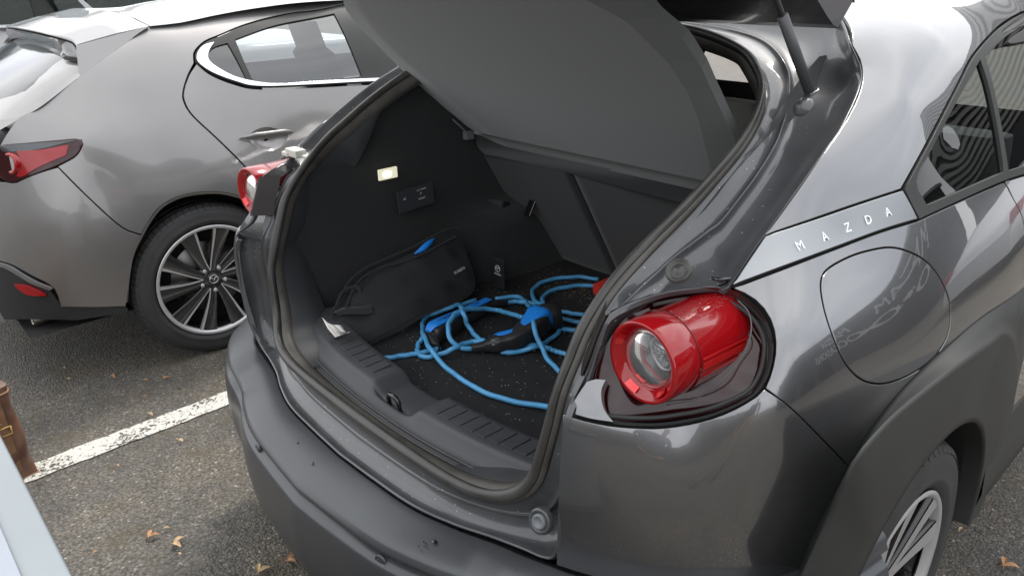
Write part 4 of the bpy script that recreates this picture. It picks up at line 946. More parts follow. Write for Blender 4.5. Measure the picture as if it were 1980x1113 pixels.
# tail light
lt = [(0,282),(54,277),(108,272),(150,269),(159,273),(160,279),(155,289),(143,303),(108,321),(72,335),(44,346),(27,352),(10,349),(0,344)]
LT = outline(F3, [lt, [(0,344),(-2.06,-.16,.86)], [(-2.06,-.16,.86),(-2.06,-.15,.97),(0,282)]], .012)
tl = p('tail_light', LT, MT['redd'], res=.012, off=.002, lip=.003)
l1 = outline(F3, [[(34,292),(80,290),(132,281)], [(132,281),(128,300)], [(128,300),(100,312),(72,325),(45,341),(34,340)], [(34,340),(42,315),(34,292)]], .01)
panel('lamp_lens', F3, l1, MT['red'], tl, res=.012, off=.005, gap=0, lip=.001, thick=.002)
l2 = outline(F3, [[(0,283),(54,279),(108,275),(148,272)], [(148,272),(80,288),(20,294),(0,290)]], .01)
panel('lamp_top', F3, l2, MT['rimd'], tl, res=.012, off=.005, gap=0, lip=.001, thick=.002)
c_ = F3.hit(20, 316); n_ = F3.nr(F3.ab(c_))[0]; n_ = nrm(n_*.5+P(.1, -.8, .1))
m = MB(); m.lathe([(.026,-.001),(.030,.002),(.036,.002),(.040,-.002),(.040,-.02)], c_+n_*.004, n_, 36); m.obj('lamp_ring', MT['red'], tl)
m = MB(); m.lathe([(0,-.002),(.018,-.002),(.026,-.002)], c_+n_*.003, n_, 30); m.obj('lamp_core', MT['lens'], tl)
# bright moulding, dark diffuser, reflector, exhaust
ms = outline(F3, [[(-2.15,-.30,.575),(0,507),(24,515),(48,530),(75,545),(103,556)], [(103,556),(99,560),(90,558)], [(90,558),(60,546),(45,537),(20,522),(0,514),(-2.15,-.30,.56)]], .01)
p('bumper_moulding', ms, MT['badge'], res=.01, off=.006, gap=0)
df = outline(F3, [[(-2.15,-.30,.565),(0,512),(24,520),(48,536),(90,558),(118,593)], [(118,593),(243,593)], [(243,593),(243,606),(-2.0,.02,.22)], [(-2.0,.02,.22),(-2.15,-.2,.25)], [(-2.15,-.2,.25),(-2.15,-.30,.565)]], .02)
p('diffuser', df, MT['blackm'], res=.02, off=-.008)
rf = outline(F3, [[(28,550),(45,551),(60,555),(78,563),(90,571)], [(90,571),(60,571),(40,562),(28,550)]], .008)
p('reflector', rf, MT['red'], res=.01, off=.003, gap=0)
ex = F3.hit(62, 606)+P(-.10, .02, -.02); m = MB(); m.lathe([(.030,.09),(.036,.085),(.036,0),(.034,-.005),(.031,0),(.031,.09)], P(-2.02,-.16,.30), (.0,1,0), 36); m.obj('exhaust_tip', MT['steel'], c3)
# wheel, arch liner
wheel(c3, (-1.823, .494, .325), (1, 0, 0), .325, 'ten', rot=R(0))
la = [(242,585),(243,575),(251,504),(273,453),(305,404),(345,380),(395,371),(440,373),(490,390),(530,420),(556,470),(563,560),(566,590)]
LA = cr_spline([F3.hit(*q) for q in la], 60); L0 = LA+P(-.004,0,0); L2_ = LA.copy(); L2_[:, 0] = -2.12; L2_[:, 1] = .494+(LA[:, 1]-.494)*1.03
loft('arch_liner', smoothrows([L0, LA*.5+L2_*.5, L2_], 3), MT['blackm'], c3)
m = MB(); m.add([P(-2.12,.494,.325)]+list(L2_), [(0, i+1, i+2) for i in range(len(L2_)-1)]); m.obj('liner_back', MT['under'], c3)
lip3 = LA+P(.002,0,0); loft('arch_lip', [LA+P(.001,0,0), LA+(P(-1.82,.494,.325)-LA)*.025+P(.001,0,0), LA+(P(-1.82,.494,.325)-LA)*.03+P(-.015,0,0)], MT['paint3'], c3)
# roof, spoiler and rear glass: right half measured, left half mirrored about the car's middle
def m3(r_): 
    r_ = np.array(r_); q = r_[::-1][1:].copy(); q[:, 0] = 2*CX3-q[:, 0]; return np.vstack([r_, q])
seam3 = cr_spline([on(288,51,x=-2.09), on(262,38,x=-2.18), on(243,29,x=-2.27), on(203,21,x=-2.48), P(-2.70,.452,1.385)], 20)
trail = cr_spline([on(147,88,x=-2.09), on(136,78,x=-2.16), P(-2.27,.205,1.316), P(-2.48,.200,1.321), P(-2.70,.198,1.322)], 20)
und = cr_spline([on(151,115,x=-2.085), on(125,112,x=-2.16), P(-2.27,.215,1.268), P(-2.48,.232,1.275), P(-2.70,.235,1.275)], 20)
edge3 = cr_spline([on(x, y, x=d) for x, y, d in [(288,51,-2.09),(480,13,-2.115),(657,-4,-2.13)]]+[P(-2.13,2.4,1.385)], 16)
edge3 = edge3+P(.012,0,-.010)
rr = [m3(seam3+(P(0,.006,0)))]
for q in edge3[1:]:
    rr.append(m3([P(q[0]+(CX3-q[0])*t, q[1], q[2]+(.045)*math.sin(t*PI/2)) for t in np.linspace(0, 1, 20)]))
loft('roof', smoothrows(rr, 2), MT['paint3'], c3)
sp_rows = [m3(seam3+P(0,0,-.006)), m3(seam3), m3(seam3*.5+trail*.5+P(0,0,.006)), m3(trail+P(0,.010,.004)), m3(trail), m3(trail+P(0,.006,-.008)), m3(und*.6+trail*.4+P(0,.02,0)), m3(und)]
sp = loft('spoiler', sp_rows, MT['paint3'], c3)
loft('spoiler_underside', [m3(trail+P(0,-.002,-.010)), m3(und*.6+trail*.4+P(0,.010,-.004)), m3(und+P(0,-.006,-.004)), m3(und+P(0,.02,-.012))], MT['black'], sp)
fin = [P(-2.02,.488,1.344), P(-2.035,.212,1.292), P(-2.005,.205,1.20)]; fin = [on(287,51,x=-2.085), on(147,88,x=-2.085), on(153,147,x=-2.03)]
fb = [q+P(-.05,.01,0) for q in fin]; mesh_obj('spoiler_fin', fin+fb, [(0,1,2),(5,4,3),(0,3,4,1),(1,4,5,2),(2,5,3,0)], MT['paint3'], sp, smooth=False)
uu = m3(und+P(0,.008,-.004)); hb = m3(cr_spline([on(153,150,x=-1.99), on(152,118,x=-2.05)], 3)) 
top_ = cr_spline([on(153,147,x=-2.03), on(151,118,x=-2.11), P(-2.27,.235,1.255), P(-2.48,.245,1.265), P(-2.70,.25,1.268)], 20)
bot_ = cr_spline([on(40,226,x=-2.025), on(2,232,x=-2.08), P(-2.27,-.155,1.03), P(-2.48,-.185,1.035), P(-2.70,-.195,1.038)], 20)
mid_ = top_*.5+bot_*.5+P(0,-.012,.012); mid_[0] = F3.hit(80, 204)+P(.01,0,0); mid_[1] = mid_[0]*.6+mid_[2]*.4; top_[0] += P(.012,0,0); bot_[0] += P(.012,0,0)
loft('hatch_frame', smoothrows([m3(top_), m3(mid_), m3(bot_)], 5), MT['paint3'], c3)
sc_ = lambda a, k: np.array([P(CX3+(q[0]-CX3)*k, q[1], q[2]) for q in a])
gr = [sc_(m3(top_+P(0,-.006,.006)), .90), sc_(m3(mid_+P(0,-.006,.006)), .93), sc_(m3(bot_*.86+top_*.14+P(0,-.006,.006)), .94)]
loft('rear_window', smoothrows(gr, 5), MT['black'], c3)
low = cr_spline([P(-2.07,-.15,.97), P(-2.27,-.24,.93), P(-2.48,-.27,.92), P(-2.7,-.28,.92)], 20); low2 = low+P(0,-.01,-.16)
loft('hatch_lower', smoothrows([m3(bot_), m3(low), m3(low2), m3(cr_spline([P(-2.1,-.29,.62),P(-2.27,-.33,.60),P(-2.48,-.35,.6),P(-2.7,-.36,.6)], 20)), m3(cr_spline([P(-2.1,-.24,.28),P(-2.27,-.28,.26),P(-2.48,-.30,.26),P(-2.7,-.31,.26)], 20))], 4), MT['paint3'], c3)
rr = [np.array([(x, y, .27) for x in (-3.5, -1.9)]) for y in (-.2, 2.4)]
loft('underbody', rr, MT['under'], c3)
far = [np.array([(2*CX3+1.82, y, z) for y in np.linspace(-.2, 2.4, 4)]) for z in (.28, 1.0)]
loft('far_side', far, MT['paint3'], c3)
loft('cabin_floor', [np.array([(x, y, .86) for x in (-3.45, -1.90)]) for y in (.1, 2.4)], MT['boned'], c3)
MB().box((CX3, 1.15, .56), (.66, 1.2, .27)).obj('inner_shell', MT['under'], c3, smooth=False)
# front half of the hatchback, seen only from the side
rr = []
for y in np.linspace(2.38, 3.98, 30):
    hz_ = float(np.interp(y, [2.38,2.6,3.1,3.8,3.98], [1.40,1.33,.99,.86,.62])); bz = min(hz_-.02, float(np.interp(y, [2.38,3.1,3.98], [1.0,.93,.60]))); e = float(np.interp(y, [2.38,3.4,3.98], [0,.02,.25]))
    half = [(-1.83-e,.28),(-1.82-e,.6),(-1.83-e,.8),(-1.89-e,bz),(-1.89-e-.22*(hz_-bz)/.4,hz_-.03),(-2.2,hz_+.01),(CX3,hz_+.025)]
    rr.append(np.array([(x, y, z) for x, z in half]+[(2*CX3-x, y, z) for x, z in half[::-1][1:]]))
V, F = grid(rr); mb_ = MB().add(V, F); mb_.add(rr[-1], [tuple(range(len(rr[-1])))]); mb_.obj('front_body', MT['paint3'], c3)
rr = [np.array([(CX3+k*(.60-.05*i), 2.46+.52*i/5, 1.405-.40*i/5+.03*(1-abs(k))) for k in np.linspace(-1, 1, 9)]) for i in range(6)]
loft('windscreen', rr, MT['black'], c3)
wheel(c3, (-1.823, 3.15, .325), (1, 0, 0), .325, 'ten', rot=R(12))
# seats and headrests seen through the windows
for sx_, sy_ in ((-2.25, .95), (-2.70, .95), (-3.15, .95), (-2.35, 1.8), (-3.05, 1.8)):
    rr = []
    for t in np.linspace(0, 1, 12):
        z = .86+.40*t; wv = (.21 if t < .55 else .12)*(1-.1*t); rr.append(np.array([(sx_+wv*np.sign(math.cos(a))*abs(math.cos(a))**.5, sy_-.12*t+.06*np.sign(math.sin(a))*abs(math.sin(a))**.6, z) for a in np.linspace(0, 2*PI, 24)[:-1]]))
    m = MB(); v, f = grid(rr, closed=True); m.add(v, f); m.add([rr[-1].mean(0)]+list(rr[-1]), [(0, 1+i, 1+(i+1) % 23) for i in range(23)]); m.obj('seat', MT['blackm'], c3)

# ------------------------------------------------------------------ third car, beyond the hatchback
c4 = empty('parked_car', (-6.4, 1.5, 0)); tag(c4, 'pale silver car beyond the hatchback, only side windows showing in the top left corner', 'car')
X4 = -5.35
def side4(name, pts, m, dx=0, th=.03):
    A = [on(x, y, x=X4+dx) if len((x, y)) == 2 else None for x, y in pts]; B2 = [q+P(-th, 0, 0) for q in A]; n = len(A)
    return mesh_obj(name, A+B2, [tuple(range(n))[::-1], tuple(range(n, 2*n))]+[(i, (i+1) % n, n+(i+1) % n, n+i) for i in range(n)], m, c4, smooth=False)
side4('body_side', [(-400,62),(330,38),(330,230),(-400,330)], MT['wpaint'])
side4('belt_strip', [(-400,60),(60,53),(130,44),(330,30),(330,36),(130,50),(60,58),(-400,66)], MT['chrome'], dx=.02, th=.02)
side4('side_window', [(-400,-90),(36,-90),(72,44),(30,52),(-400,58)], MT['glassc'], dx=-.01, th=.005)
side4('door_pillar', [(30,-90),(64,-90),(118,32),(95,40),(72,45)], MT['clad'])
side4('side_window', [(62,-90),(135,-90),(173,18),(118,32)], MT['glassc'], dx=-.01, th=.005)
side4('pillar', [(84,-10),(96,-10),(119,30),(112,32)], MT['chrome'], dx=.01, th=.02)
side4('door_pillar', [(146,-4),(156,-4),(180,17),(170,20)], MT['wpaint'], dx=.005)
side4('side_window', [(152,-10),(330,-60),(330,30),(176,20)], MT['glassc'], dx=-.01, th=.005)
side4('roof_rail', [(-400,-110),(330,-90),(330,-70),(-400,-88)], MT['wpaint'])
zt = on(0, -90, x=X4)[2]
MB().box((X4-.85, 1.2, zt+.05), (.72, 1.6, .03)).obj('roof', MT['wpaint'], c4, bevel=.02)
MB().box((X4-.88, 1.4, .65), (.86, 2.1, .30)).obj('body', MT['wpaint'], c4, bevel=.06)
for y_ in (0.0, 2.65):
    MB().lathe([(.0,.0),(.22,.0),(.24,.01),(.32,0),(.33,-.03),(.33,-.2)], (X4+.01, y_, .33), (1,0,0), 40).obj('wheel', MT['tyre'], c4)
for sx_ in (-.35, -1.2): MB().box((X4+sx_, 1.7, 1.12), (.13, .05, .12)).obj('headrest', MT['boned'], c4, bevel=.03)

# ------------------------------------------------------------------ the blue charging cable in the boot
def fp(px, py, dz=0): return on(px, py, z=FZ+.0095+dz)
cab = empty('charging_cable', tuple(P(-.05, .55, FZ))); tag(cab, 'tangled blue charging cable with black plugs lying on the boot floor', 'charging cable')
CR_ = .0063
def run(pts, h=0, r=CR_):
    """pts (px,py[,dz]) on the boot floor"""
    A = cr_spline([fp(q[0], q[1], (q[2] if len(q) > 2 else 0)+h) for q in pts], 70); n_ = len(A)
    A = A+np.stack([.0012*np.sin(np.arange(n_)*.7), .0012*np.cos(np.arange(n_)*.9), 0*np.arange(n_)], 1)
    return MB().tube(A, r, 12).obj('cable', MT['blue'], cab)
z7 = lambda L_: [(780+q[0]/4.714, 520+q[1]/4.714)+tuple(q[2:]) for q in L_]
run([(640,706),(668,700),(700,697),(740,693),(780,687)]+z7([(150,765),(230,748),(330,722)]))
run(z7([(735,656,.012),(640,662,.010),(560,678,.012),(480,712,.018),(400,752,.010),(300,783,.004),(200,803,0),(150,780,0),(130,730,0),(140,680,0),(165,640,.004),(185,610,.006)]))
run(z7([(740,655,.014),(690,635,.012),(630,575,.012),(580,495,.030),(550,410,.056),(530,350,.05),(495,325,.016),(430,350,.014),(330,385,.008),(235,420,0)]))
run(z7([(660,282),(600,298),(540,318),(470,336),(380,365),(290,395),(235,412),(195,455),(170,520,.004),(185,600,.014),(215,675,.020),(260,745,.022),(300,800,.014),(345,850,.004),(400,905),(450,945)])+[(897,735),(915,747),(940,759),(965,768),(995,776),(1030,782),(1070,787),(1110,790)])
run(z7([(620,724,.008),(560,722,.010),(510,708,.014),(450,668,.026),(415,600,.040),(408,530,.050),(430,460,.056),(480,405,.058),(560,372,.052),(660,362,.040),(780,364,.026),(870,378,.020),(980,408,.034),(1090,440,.052)]))
run(z7([(835,272),(900,262),(980,252),(1050,255),(1100,285,.004),(1145,340,.02),(1170,400,.05),(1180,460,.060),(1195,540,.055),(1220,620,.036),(1255,700,.018),(1300,790,.006),(1350,860),(1400,910),(1450,950)])+[(1105,735),(1130,750)])
run(z7([(935,305,.004),(1010,295,.004),(1090,300,.010),(1170,312,.008),(1250,338),(1310,352),(1370,372),(1450,388),(1540,404),(1660,420)])+[(1150,612),(1180,617)])
run(z7([(1775,95),(1700,82),(1600,70),(1500,76),(1400,85),(1320,102),(1240,135),(1190,175),(1175,225,.004),(1200,290,.012),(1260,330,.016),(1310,355,.012),(1370,410,.004),(1440,450),(1530,472),(1640,490)]))
run(z7([(1775,158),(1700,150),(1600,150),(1500,162),(1400,180),(1310,220),(1272,260,.004),(1275,320,.012),(1330,370,.008),(1390,430,.002),(1430,480),(1430,535),(1400,590),(1340,640),(1270,680,.004),(1180,715,.010),(1080,745),(980,758),(890,755)]))
run(z7([(1390,515,.002),(1440,540),(1520,553),(1610,562)])); run(z7([(1085,690),(1180,690,.004),(1290,712,.010),(1380,745),(1500,780)]))
run([(662,672),(675,664),(690,655),(702,648)])
# plug one: dark handle with a long blue plate
def loftbody(name, secs, m, parent, n=24, pw=.55):
    """secs: (centre, half-width, half-height, direction); rounded box sections"""
    rows_ = []
    for c, a, b, d in secs:
        d = nrm(d); s = nrm(np.cross(d, [0, 0, 1.])); t = np.cross(s, d)
        rows_.append(np.array([P(*c)+s*a*np.sign(math.cos(q))*abs(math.cos(q))**pw+t*b*np.sign(math.sin(q))*abs(math.sin(q))**pw for q in np.linspace(0, 2*PI, n+1)[:-1]]))
    rows_ = smoothrows(rows_, 4); v, f = grid(rows_, closed=True); mb = MB().add(v, f)
    mb.add(rows_[0], [tuple(range(n))]); mb.add(rows_[-1], [tuple(range(n))[::-1]]); return mb.obj(name, m, parent)
q0, q1 = fp(*z7([(270,590)])[0], .018), fp(*z7([(760,330)])[0], .018); d_ = nrm(q1-q0)
sd_ = nrm(np.cross(d_, [0,0,1.]))
pl = loftbody('plug', [(q0-d_*.012+P(0,0,-.006), .016, .012, d_), (q0, .027, .024, d_), (q0+d_*.06, .027, .024, d_), (q0*.5+q1*.5, .022, .020, d_), (q1-d_*.02, .020, .018, d_), (q1, .014, .013, d_)], MT['plug'], cab)
pb = loftbody('plate', [(q0-d_*.018+P(0,0,.016), .010, .0022, d_), (q0-d_*.004+P(0,0,.0245), .015, .0022, d_), (q0+d_*.02+P(0,0,.0262), .0175, .0025, d_), (q0*.5+q1*.5+P(0,0,.0215), .0145, .0025, d_), (q1+d_*.008+P(0,0,.0165), .012, .0022, d_)], MT['bluep'], pl)
text('print', 'mennekes', .017, q0*.74+q1*.26+P(0,0,.0283), -d_, sd_, MT['printd'], pl, ext=.0004)
text('print', 'TYPE 2', .008, q0*.2+q1*.8+P(0,0,.0232), -d_, sd_, MT['printd'], pl, ext=.0004)
e0 = fp(*z7([(330,720)])[0], .004); loftbody('strain_relief', [(e0, .008, .008, P(.1,.05,0)), (e0*.5+q0*.5+P(.01,-.01,-.004), .011, .010, q0-e0), (q0+P(.004,-.004,-.006), .014, .013, q0-e0)], MT['plug'], pl, 16)
e1 = fp(*z7([(935,305)])[0], .006); loftbody('strain_relief', [(q1, .012, .012, d_), (q1*.5+e1*.5, .011, .011, e1-q1), (e1, .0085, .0085, e1-q1)], MT['plug'], pl, 16)
# plug two: curved pistol grip with blue shell
w0, w1, w2_, w3_, w4, w5 = [fp(*z7([q])[0], h) for q, h in (((622,722),.008), ((750,700),.010), ((840,680),.018), ((1010,640),.026), ((1130,560),.034), ((1200,500),.040))]
p2 = loftbody('plug', [(w1, .012, .012, w2_-w1), (w2_, .022, .019, w3_-w2_), (w2_*.5+w3_*.5, .021, .020, w3_-w2_), (w3_, .021, .022, w4-w2_), (w4, .028, .028, w5-w3_), (w5, .033, .032, w5-w4), (w5+nrm(w5-w4)*.022, .031, .031, w5-w4)], MT['plug'], cab)
loftbody('strain_relief', [(w0, .0085, .0085, w1-w0), (w0*.5+w1*.5, .0105, .0105, w1-w0), (w1+nrm(w1-w0)*.004, .0125, .0125, w1-w0)], MT['plug'], p2, 16)
hz = lambda q, h, s=0: q+P(-.004, .012, h)
loftbody('grip_shell', [(hz(w1, .010), .004, .003, w2_-w1), (hz(w2_, .016), .011, .006, w3_-w2_), (hz(w3_, .017), .012, .008, w4-w2_), (hz(w4, .022), .022, .012, w5-w3_), (hz(w5, .020), .031, .018, w5-w4), (hz(w5, .006)+nrm(w5-w4)*.026, .030, .026, w5-w4), (hz(w5, -.012)+nrm(w5-w4)*.034, .026, .020, w5-w4)], MT['bluep'], p2)
lb = w2_+P(.002,-.004,.0195); ld = nrm(w3_-w2_); ls = nrm(np.cross(ld,[0,0,1.])); nf = nrm(P(.5,-.6,.6)); 
for i, s in enumerate(('32A 480V', 'IP44', 'EN 62196')): text('print', s, .0055, w2_+ld*.004+nf*.0215+np.cross(nf, ld)*(.006-.006*i), ld, np.cross(nf, ld), MT['palegrey'], p2, ext=.0003)
cup = fp(*z7([(1300,420)])[0], .030); cupd = nrm(P(.35,.9,0))
MB().lathe([(0,.0),(.030,.0),(.036,.006),(.038,.03),(.036,.058),(.028,.062),(0,.062)], cup-P(0,.03,.0), P(.55,.8,.1), 40).obj('plug_cap', MT['plug'], cab)
# red block at the end of the loop
rq = fp(1168, 558, .024); rd = nrm(fp(1215,545)-fp(1155,560))
rp = loftbody('plug', [(rq-rd*.024, .022, .018, rd), (rq, .024, .021, rd), (rq+rd*.03, .028, .024, rd), (rq+rd*.075, .030, .026, rd)], MT['redp'], cab)

# ------------------------------------------------------------------ black bag leaning on the left boot wall
bag = empty('soft_bag', tuple(P(-.42, .5, FZ))); tag(bag, 'limp black fabric cable bag slumped against the left wall of the boot', 'bag')
bo = [(650,655),(640,625),(655,590),(675,565),(700,548),(730,520),(765,505),(800,490),(830,470),(862,455),(885,462),(900,490),(912,525),(915,560),(880,585),(830,600),(780,625),(740,645),(710,662),(690,668)]
# bag leans: bottom front edge on the floor, top against the wall
BF = Field([tuple(on(670,660,z=FZ+.02)), tuple(on(900,580,z=FZ+.02)), tuple(on(790,625,z=FZ+.03)), (-.475,.50,.80),(-.475,.75,.82),(-.47,.33,.74),(-.47,.62,.86),(-.40,.60,.76),(-.40,.40,.72),(-.37,.48,.72)], (.6,-.1,.8), 1e-4)
bp_ = cr_spline(BF.path(bo), 90, closed=True)
def bagoff(Q):
    ab = BF.ab(np.atleast_2d(Q)); d = np.sqrt(((ab[:, None]-bp_[None])**2).sum(-1).min(1))
    return .020*(1-np.exp(-d/.025))+.008*np.sin(ab[:, 0]*60+ab[:, 1]*35)*np.clip(d/.04, 0, 1)+.008*np.sin(ab[:, 0]*25-ab[:, 1]*70)*np.clip(d/.04, 0, 1)
bm = panel('bag_body', BF, bp_, MT['bagf'], bag, res=.012, gap=0, thick=.05, offf=bagoff, off=.004, lip=.003)
def bag_tube(pts, r, name, m=None, h=.02, flat=False): 
    A = cr_spline([BF.hit(*q)+BF.nr(BF.ab(BF.hit(*q)))[0]*h for q in pts], 50); return MB().tube(A, r, 8).obj(name, m or MT['bagf'], bag)
bag_tube([(640,612),(665,575),(672,555),(705,525),(760,500),(800,480),(850,452),(880,445)], .0035, 'piping', h=.016)
bag_tube([(668,612),(690,560),(730,530),(790,510),(830,487),(868,466)], .003, 'piping', h=.026)
bag_tube([(652,598),(664,575),(690,566),(700,585),(690,600)], .004, 'strap', h=.028)
stp = [BF.hit(*q) for q in [(640,612),(660,601),(690,596),(715,592)]]; stq = [BF.hit(*q) for q in [(655,622),(672,618),(700,618),(722,616)]]; nB = BF.nr(BF.ab(stp[1]))[0]
loft('flap', smoothrows([cr_spline(stp, 20)+nB*.014, (cr_spline(stp, 20)+cr_spline(stq, 20))/2+nB*.030, cr_spline(stq, 20)+nB*.026], 3), MT['bagf'], bag, sub=1)
cpx = [(798,497),(812,487),(824,474),(832,466)]; A = cr_spline([BF.hit(*q)+BF.nr(BF.ab(BF.hit(*q)))[0]*.024 for q in cpx], 24)
MB().tube(A, .009*np.sin(np.linspace(.15, PI-.15, 24)), 10).obj('cable', MT['bluep'], cab)
q = BF.hit(872, 532); nB = BF.nr(BF.ab(q))[0]; q2 = BF.hit(890, 522)
text('print', '\u25A3 ENSTO', .011, q+nB*.042, q2-q, np.cross(nB, q2-q), MT['print'], bag, ext=.0004)
# crumpled paper between the bag and the sill
pa = [on(x, y, z=z_) for x, y, z_ in [(619,615,.70),(640,612,.705),(652,618,.70),(650,640,.69),(660,650,.685),(684,640,.68),(682,648,.67),(652,662,.665),(640,650,.668)]]
pr_ = []
for i in range(9):
    a = [on(622+i*4.5, 612+i*2.5+5*math.sin(i*.5), z=.738-.003*i), on(633+i*5, 634+i*1.2, z=.722+.004*math.sin(i*2)), on(648+i*4, 652-i*1.5, z=.705)]; pr_.append(np.array(a))
tag(loft('paper_scrap', smoothrows(pr_, 2), MT['paper'], None), 'crumpled white paper scrap between the black bag and the boot sill', 'paper')
# crumbs on the carpet
def crumbs(name, n_, region, sz, m, zf, sp=None):
    mb = MB(); rg = np.random.default_rng(hash(name) % 1000 if False else len(name))
    for _ in range(n_):
        c = region(rg); s = rg.uniform(*sz); a = rg.uniform(0, 6.3); z = c[2]
        V = [c+P(math.cos(a+k*2.1)*s*rg.uniform(.6, 1.3), math.sin(a+k*2.1)*s*.7, 0) for k in range(3)]+[c+P(0, 0, s*.6)]
        mb.add(V, [(0, 1, 3), (1, 2, 3), (2, 0, 3)])
    return mb.obj(name, m, car, smooth=False)
tag(crumbs('crumbs', 900, lambda g_: P(g_.uniform(-.45, .45), g_.uniform(.27, 1.08), FZ+.004), (.0006, .0018), MT['paper'], 0), kind='stuff')
tag(crumbs('sand_crumbs', 900, lambda g_: P(-.12+g_.normal()*.13, 1.0+g_.normal()*.045, FZ+.004), (.0007, .0020), MT['leafp'], 0), kind='stuff')

# ------------------------------------------------------------------ brown leather bag standing on the asphalt
lb_ = empty('leather_bag', (-1.36, -.46, 0)); tag(lb_, 'worn brown leather satchel standing on the parking line at the left edge', 'bag')
g0 = on(83, 912, z=0); g1 = on(33, 935, z=0)                 # the visible narrow end of the bag stands on g1..g0
W_ = g0-g1; wl_ = np.linalg.norm(W_); W_ = W_/wl_; W_ = nrm(P(W_[0], W_[1], 0)); Ld = P(-W_[1], W_[0], 0)
if Ld[1] > 0: Ld = -Ld
Ld = nrm(Ld*.6+P(-.35,-.5,0)*.4)
Wd2 = .135; Hh = .34
def bagp(a, b, h): return g0-W_*(Wd2*a)+Ld*b+P(0, 0, h)
rows_ = []
for h in np.linspace(0, 1, 16):
    t_ = 1-.12*h**1.6; rr_ = []
    for a in np.linspace(0, 2*PI, 49)[:-1]:
        ca, sa = math.cos(a), math.sin(a); u_ = .5+.5*np.sign(ca)*abs(ca)**.35*t_*(1+.03*math.sin(9*h)); b_ = .19+.19*np.sign(sa)*abs(sa)**.28*(1-.04*h)+.010*math.sin(h*11+a*3)
        rr_.append(bagp(u_, b_, Hh*h+.006*math.sin(a*2)*h))
    rows_.append(np.array(rr_))
v, f = grid(smoothrows(rows_, 2), closed=True); n_ = len(rows_[0]); mb = MB().add(v, f)
top_r = [rows_[-1]*(1-k)+rows_[-1].mean(0)*k+P(0,0,-.05*k) for k in (0, .15, .5, .95)]; v, f = grid(top_r, closed=True, flip=True); mb.add(v, f)
mb.obj('bag_body', MT['leather'], lb_)
for hh in (.0, .985):
    i = int(hh*15); A = np.vstack([rows_[i], rows_[i][:1]]); MB().tube(A+P(0,0,.003), .004, 8).obj('piping', MT['leatherd'], lb_)
for a_ in (0, 12): MB().tube([r_[int(a_*2) if a_ else 1]+P(0,0,0) for r_ in rows_], .0035, 8).obj('seam', MT['leatherd'], lb_)
A = cr_spline([bagp(.5, .02, Hh*.96), bagp(.45, .02, Hh*1.12), bagp(.5, .14, Hh*1.2), bagp(.5, .26, Hh*1.12), bagp(.5, .33, Hh*.97)], 30); MB().tube(A, .010, 10).obj('handle', MT['leatherd'], lb_)
# side strap with buckle, on the narrow end
e_ = lambda u_, h: bagp(u_, -.006, Hh*h)
MB().add(*grid([np.array([e_(.40, h)-Ld*.002*0, e_(.60, h)]) for h in np.linspace(.12, .92, 8)])).obj('strap', MT['leatherd'], lb_)
MB().tube([e_(.36,.62), e_(.64,.62), e_(.64,.54), e_(.36,.54), e_(.36,.62)], .003, 6).obj('buckle', MT['brass'], lb_)
MB().lathe([(.012,0),(.015,.004),(.018,0)], e_(.5,.72), Ld, 16).obj('ring', MT['brass'], lb_)

# ------------------------------------------------------------------ white cabinet in the bottom left corner
ta = empty('white_cabinet', (.1, -.75, 0)); tag(ta, 'white cabinet with a pale grey rimmed flat top cutting across the bottom left corner', 'cabinet')
y0_ = -.487
MB().box((.33, y0_-.31, .885), (.55, .31, .015)).obj('cabinet_top', MT['palegrey'], ta, bevel=.004)
MB().box((.33, y0_-.325, .9015), (.52, .282, .002)).obj('top_panel', MT['white'], ta, bevel=.0015)
MB().box((.33, y0_-.32, .49), (.53, .29, .378)).obj('carcass', MT['cabside'], ta, bevel=.004)
for sx_ in (.07, .59): MB().box((sx_, y0_-.026, .49), (.25, .006, .34)).obj('door', MT['cabside'], ta, bevel=.003)
MB().box((.33, y0_-.34, .055), (.50, .26, .055)).obj('plinth', MT['stone'], ta, bevel=.003)

# ------------------------------------------------------------------ fallen leaves, one by one
def leaf(px, py, s, ang, label, m, twin=False):
    s *= .78
    c = on(px, py, z=.006); mb = MB()
    for sg in ((1, -1) if twin else (1,)):
        a = R(ang)+(0 if sg == 1 else R(75)); d = P(math.cos(a), math.sin(a), 0); n_ = P(-d[1], d[0], 0); rr_ = []
        for t in np.linspace(0, 1, 9):
            w__ = s*.20*math.sin(PI*min(1, t*1.02+.02))**.8+.0004; z_ = .004+s*.22*math.sin(PI*t*.9)*.5
            rr_.append(np.array([c+d*s*t+n_*w__*k+P(0, 0, z_+abs(k)*w__*.8) for k in (-1, -.5, 0, .5, 1)]))
        V, F = grid(rr_); mb.add(V, F)
        mb.tube([c-d*s*.3+P(0,0,.003), c+P(0,0,.004), c+d*s*.5+P(0,0,.004+s*.09)], .0007, 5)
    o = mb.obj('leaf', m, None); tag(o, label, 'leaf', 'dry leaves on the asphalt'); return o
